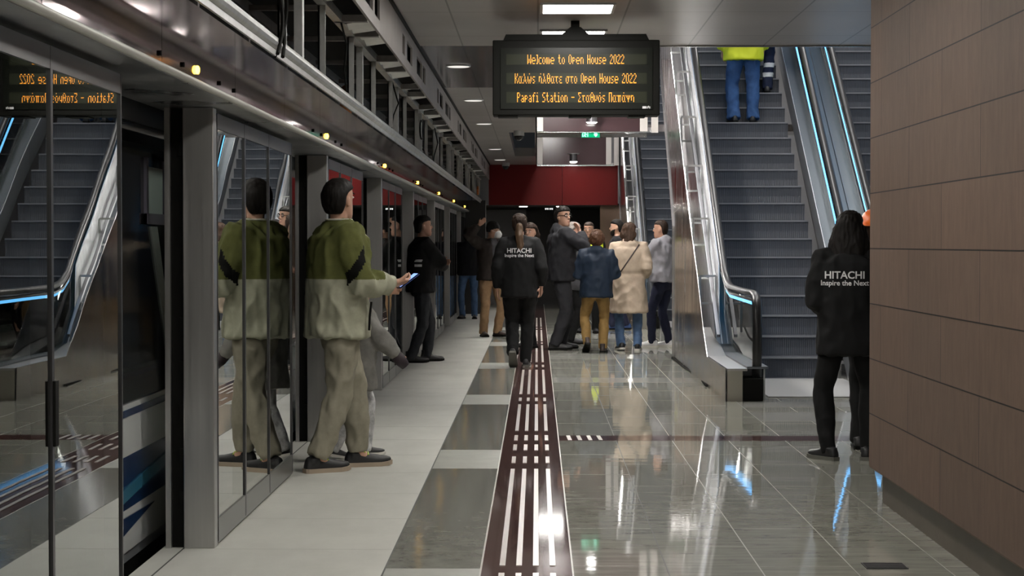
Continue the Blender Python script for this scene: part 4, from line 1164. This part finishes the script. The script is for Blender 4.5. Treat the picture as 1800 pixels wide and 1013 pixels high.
# 4 -- man at the far doors
P = person('man in dark jacket and jeans standing at the far screen doors, facing the camera', -1.27, 35.6, 172, 1.68,
    [(-.12, .02, 10, 0), (.12, .0, -10, 0)], [(-.25, .05, .87), (.25, .05, .87)], {'m': c_char, 'bulk': .045}, {'m': c_jean}, {'m': s_black}, {'style': 'bob', 'm': hair_dk}, vox=.018, beard=True, seed=4)

# 5 -- man with beanie and mask, hand raised
P = person('man in black beanie and white face mask with one hand raised to his head', -.70, 28.8, -150, 1.72,
    [(-.11, .03, 14, 0), (.12, .0, -14, 0)], [(-.24, .08, .90), (.235, .06, 1.70)], {'m': [c_brown, c_dkgr], 'bulk': .05, 'hem': .86, 'name': 'coat', 'paint': lambda c, P: 1 if abs(c.x) < .05 and c.y > .1 and c.z > 1.1 else 0}, {'m': c_tan, 'w': 1.12}, {'m': s_brown}, {'style': 'beanie', 'm': mat('beanie_black', (.012, .012, .012), .9)},
    head=(52, 4), seed=5, vox=.016, poles=(None, (1, .2, -.1)), palm=(None, (-.3, .8, .2)), curl=(.5, .15))
q = MB(); hc, Rh = P.hc, P.Rh
q.rings([[hc + Rh @ V(math.cos(a) * w_, f * .5 + math.sin(a) * f * .55, z_) for a in [2 * math.pi * k / 16 for k in range(16)]] for z_, w_, f in ((-.115, .035, .105), (-.09, .055, .125), (-.05, .062, .135), (-.02, .055, .118), (.0, .035, .105))])
for i, v in enumerate(q.v): q.v[i] = v * P.s
q.build('face_mask', mat('mask_white', (.78, .78, .78), .7), P.root, smooth=True)
q = MB()
for sx in (-1, 1): q.tube([(hc + Rh @ V(sx * .055, .07, -.03)) * P.s, (hc + Rh @ V(sx * .078, .0, -.005)) * P.s, (hc + Rh @ V(sx * .078, -.02, .01)) * P.s], .002, 6)
q.build('mask_straps', mat('mask_white', (.78, .78, .78), .7), P.root)

# 6 -- woman walking away along the tactile strip
P = person('woman with brown ponytail in black lettered jacket walking away along the tactile strip', -.20, 21.7, 0, 1.73,
    [(-.07, -.16, -4, -42), (.075, .10, -2, 0)], [(-.25, .02, .90), (.25, .06, .92)], {'m': c_black, 'bulk': .04, 'hem': .80, 'straight': True, 'hood': False, 'collar': .05}, {'m': c_blackp, 'w': 1.18}, {'m': s_black, 'sole': s_gsole}, {'style': 'pony', 'm': hair_dk, 'm2': mat('hair_chestnut', (.10, .058, .030), .5, var=(60, .35), stretch=(1, 1, .15))}, female=False, seed=6, head=(0, 4))
back_text(P, [('HITACHI', .072, 0), ('Inspire the Next', .050, -.048)], 1.31, 1, white_t)

# 7 -- woman behind her facing the group
P = person('dark haired woman in black half hidden behind the ponytailed woman, facing left', -.07, 25.7, 130, 1.66,
    [(-.09, .06, 8, 0), (.13, -.06, -22, 0)], [(-.24, .03, .87), (.20, .22, 1.1)], {'m': c_black, 'bulk': .035, 'hem': .84}, {'m': c_blackp, 'w': .86}, {'m': s_black}, {'style': 'bob', 'm': hair_dk}, female=True, seed=7, vox=.016, head=(30, 0))

# 8 -- tall man with glasses
P = person('tall man with black glasses and charcoal jacket, hand at his chin, looking back', .31, 25.3, -78, 1.88,
    [(-.13, .05, 6, 0), (.12, -.09, -10, 0)], [(-.10, .20, 1.36), (.12, .215, 1.435)], {'m': c_char, 'bulk': .06, 'hem': .84, 'hood': True, 'straight': True, 'fold': .014}, {'m': c_chtr, 'w': 1.22}, {'m': s_black}, {'style': 'short', 'm': hair_bk}, head=(-60, -3), seed=8, poles=((-1, .2, -.8), (.9, .0, -1)), curl=(.8, .6), palm=((.2, -.8, .2), (-.2, -.9, .2)))
q = MB(); hc, Rh = P.hc, P.Rh
for sx in (-1, 1):
    ring_ = [hc + Rh @ V(sx * .033 + .026 * math.cos(a), .101 - .012 * abs(math.cos(a)), .012 + .018 * math.sin(a)) for a in [2 * math.pi * k / 16 for k in range(17)]]
    q.tube(ring_, .0035, 6); q.tube([hc + Rh @ V(sx * .058, .09, .016), hc + Rh @ V(sx * .08, .0, .012), hc + Rh @ V(sx * .08, -.02, .0)], .003, 6)
q.tube([hc + Rh @ V(-.008, .103, .018), hc + Rh @ V(.008, .103, .018)], .003, 6)
for i, v in enumerate(q.v): q.v[i] = v * P.s
q.build('glasses', black, P.root)

# 9 -- older woman with grey hair and a paper
P = person('grey haired older woman with maroon scarf holding a paper, behind the tall man', .47, 26.7, -75, 1.68,
    [(-.10, .03, 6, 0), (.10, -.03, -6, 0)], [(-.05, .30, 1.18), (.12, .32, 1.15)], {'m': [c_dkgr, c_maroon], 'bulk': .05, 'hem': .78, 'name': 'coat', 'paint': lambda c, P: 1 if c.y > .10 and c.z > .95 and abs(c.x) < .12 else 0}, {'m': c_blackp}, {'m': s_black}, {'style': 'bob', 'm': hair_gy}, female=True, seed=9, vox=.016, curl=(.7, .7))
q = MB(); q.tube([P.spine(1.47) + V(.09 * math.cos(a), .085 * math.sin(a) + .0, .01 + .012 * math.sin(3 * a)) for a in [2 * math.pi * k / 14 for k in range(15)]], .036, 10); q.tube([P.spine(1.45) + V(.03, .10, 0), P.spine(1.25) + V(.05, .18, 0), P.spine(1.05) + V(.05, .19, 0)], [.035, .045, .05], 10)
for i, v in enumerate(q.v): q.v[i] = v * P.s
q.build('scarf', c_maroon, P.root, smooth=True)
wr = P.arms[1][2] * P.s
pp = empty('paper_leaflet', 'white folded leaflet held by the grey haired woman', 'leaflet', P.root.location + Matrix.Rotation(R(-75), 3, 'Z') @ (wr + V(-.03, .20, .08)))
pp.rotation_euler = (R(55), R(10), R(-75))
q = MB(); q.box((-.07, -.10, 0), (.0, .10, .004)); q.box((0, -.10, .0), (.07, .10, .004)); q.build('leaflet_sheet', mat('paper', (.7, .7, .68), .7), pp)

# 10 -- man in a hi-vis vest facing the camera
P = person('man in bright yellow safety vest facing the camera behind the curly haired woman', .815, 30.0, 168, 1.73,
    [(-.11, .02, 10, 0), (.11, .02, -10, 0)], [(-.25, .06, .87), (.25, .06, .87)], {'m': [c_black, c_hi, reflec], 'bulk': .04, 'hem': .86, 'fold': .007,
     'paint': lambda c, P: 0 if (abs(c.x) > .235 or c.z > 1.47) else (0 if (c.y > .05 and abs(c.x) < .055 + (1.35 - c.z) * .02) else (2 if abs(c.z - 1.08) < .03 else 1))}, {'m': c_blackp}, {'m': s_black}, {'style': 'buzz', 'm': hair_dk}, seed=10, vox=.014)

# 11 -- curly haired woman in a navy jacket
P = person('woman with short curly hair in navy jacket and mustard trousers, seen from behind', .755, 24.6, -4, 1.55,
    [(-.13, -.06, 12, -30), (.10, .05, -6, 0)], [(-.15, .22, 1.14), (.16, .22, 1.20)], {'m': c_navy, 'bulk': .065, 'hem': .80, 'hood': True, 'straight': True, 'flare': .05, 'fold': .014}, {'m': c_mustard, 'w': 1.10, 'hem': .055}, {'m': s_brown, 'boot': .04}, {'style': 'curly', 'm': hair_br}, female=False, seed=11, poles=((-.5, -.6, -1), (.5, -.6, -1)), head=(0, -4), sway=.01)

# 12 -- bearded man facing left
P = person('bearded man in dark clothes facing left behind the woman in the beige coat', 1.335, 31.2, 82, 1.78,
    [(-.10, .10, 6, 0), (.11, -.10, -8, 0)], [(-.24, .05, .87), (.24, .05, .87)], {'m': c_char, 'bulk': .04, 'hem': .86}, {'m': c_nvtr}, {'m': s_blue}, {'style': 'short', 'm': hair_bk}, beard=True, seed=12, vox=.016)

# 13 -- woman in a beige belted coat
def trench_paint(c, P): return 1 if abs(c.z - 1.075 - P.dz) < .022 and abs(c.x) < .235 else 0
P = person('woman in beige belted hooded coat and blue jeans, seen from behind', 1.20, 25.1, -2, 1.66,
    [(-.11, -.03, 16, -6), (.12, .02, -6, 0)], [(-.10, .24, 1.14), (.21, .12, 1.02)], {'m': [c_trench, mat('belt_beige', (.40, .32, .24), .8)], 'bulk': .062, 'hem': .52, 'hood': True, 'belt': 1.07, 'flare': .09, 'name': 'coat', 'fold': .011, 'paint': trench_paint}, {'m': c_jean, 'w': 1.0, 'hem': .064}, {'m': s_black, 'sole': s_wsole}, {'style': 'bob', 'm': mat('hair_light_brown', (.045, .024, .014), .6, spec=.2, var=(40, .5), stretch=(1, 1, .2))}, female=False, seed=13, head=(-12, 2), poles=((-.4, -.5, -1), (.3, -1, -.5)))
me = P.jacket.data; bvh = BVHTree.FromPolygons([v.co for v in me.vertices], [p.vertices for p in me.polygons])
q = MB(); pts = []
for i in range(15):
    t = i / 14; xx = (-.16 + .30 * t) * P.s; zz = (1.02 + .44 * t + P.dz) * P.s
    h = bvh.ray_cast(V(xx, -1, zz), V(0, 1, 0)); pts.append(V(xx, (h[0].y if h[0] else -.18) - .004, zz))
q.tube(pts, [(.009, .005)] * 15, 8); q.build('bag_strap', mat('strap_brown', (.03, .02, .018), .5), P.root)

# 14 -- man in a grey hoodie
P = person('man in grey hoodie and navy trousers with folded arms beside the background escalator', 1.715, 25.9, 58, 1.71,
    [(-.10, .14, 6, 0), (.10, -.02, -4, 0)], [(.11, .25, 1.19), (-.08, .29, 1.14)], {'m': c_grey, 'bulk': .055, 'hem': .90, 'hood': True, 'straight': True, 'name': 'hoodie', 'fold': .012}, {'m': c_nvtr, 'w': 1.0, 'hem': .05}, {'m': s_white, 'sole': s_wsole, 'lace': s_white}, {'style': 'buzz', 'm': hair_dk}, seed=14, poles=((-1, .2, -.5), (1, .2, -.5)), lean=.03, head=(8, 0))

# 15 -- woman at the stone wall
P = person('woman with long black hair and black lettered jacket standing beside the stone wall', 2.02, 12.45, -10, 1.60,
    [(-.14, -.06, 42, 0), (.135, .0, -14, 0)], [(-.15, .19, 1.06), (.15, .19, 1.06)], {'m': c_black, 'bulk': .055, 'hem': .74, 'straight': True, 'fold': .012, 'collar': .04}, {'m': c_blackp, 'w': 1.06, 'hem': .05}, {'m': s_black, 'sole': s_gsole, 'lace': s_black}, {'style': 'long', 'm': hair_bk}, vox=.012, seed=15, poles=((-.3, -.7, -.8), (.3, -.7, -.8)), head=(-10, 2))
back_text(P, [('HITACHI', .072, 0), ('Inspire the Next', .050, -.048)], 1.285, 1, white_t, xoff=-.03)

# 16 -- worker with an orange hard hat, half behind the wall
P = person('worker in orange hard hat mostly hidden behind the edge of the stone wall', 2.285, 13.05, -15, 1.60,
    [(-.11, .02, 8, 0), (.12, .0, -8, 0)], [(-.25, .05, .88), (.25, .05, .88)], {'m': c_char, 'bulk': .05, 'hem': .8, 'straight': True}, {'m': c_blackp}, {'m': s_black}, {'style': 'short', 'm': hair_dk}, seed=16)
back_text(P, [('HITACHI', .072, 0), ('Inspire the Next', .050, -.048)], 1.36, 1, white_t)
q = MB(); hc, Rh = P.hc, P.Rh
q.rings([[hc + Rh @ V(math.cos(a) * w_, -.008 + math.sin(a) * l_, z_) for a in [2 * math.pi * k / 24 for k in range(24)]] for z_, w_, l_ in ((.035, .125, .155), (.045, .122, .152), (.05, .108, .130), (.09, .103, .122), (.13, .084, .10), (.155, .05, .06), (.165, .015, .02))])
q.rings([[hc + Rh @ V(math.cos(a) * w_, .06 + math.sin(a) * l_, z_) for a in [2 * math.pi * k / 20 for k in range(20)]] for z_, w_, l_ in ((.03, .10, .13), (.042, .10, .13))])
for i, v in enumerate(q.v): q.v[i] = v * P.s
q.build('hard_hat', mat('hat_orange', (.95, .17, .01), .35), P.root, smooth=True)

# 17, 18 -- two workers riding up the middle escalator
def stepz(k): return .2075 * k + .002
ky = 14; Yk = 19.74 + .304 * ky
P = person('man in yellow safety vest and blue jeans riding up the middle escalator', 2.585, Yk + .16, 0, 1.78,
    [(-.12, -.02, 10, 0), (.12, -.0, -10, 0)], [(-.25, .06, .9), (.25, .06, .9)], {'m': [c_hi, c_hi, reflec], 'bulk': .075, 'hem': .77, 'straight': True, 'paint': lambda c, P: 2 if abs(c.z - 1.08) < .03 else 0}, {'m': c_jean2, 'w': 1.2, 'hem': .075, 'fold': .013}, {'m': s_black}, {'style': 'short', 'm': hair_dk}, z=stepz(ky), seed=17)
k2 = 16; Yk2 = 19.74 + .304 * k2
P = person('worker in navy overalls with reflective bands riding ahead of the yellow vest man', 2.88, Yk2 + .16, 0, 1.76,
    [(-.08, 0, 10, 0), (.08, 0, -10, 0)], [(-.22, .10, .95), (.2, .1, .95)], {'m': c_navyov, 'bulk': .05, 'hem': .85}, {'m': c_navyov, 'w': 1.1, 'paint': (lambda c, P: 1 if (abs(c.z - .24) < .028 or abs(c.z - .37) < .028) else 0, [reflec])}, {'m': s_black}, {'style': 'short', 'm': hair_bk}, z=stepz(k2), seed=18)
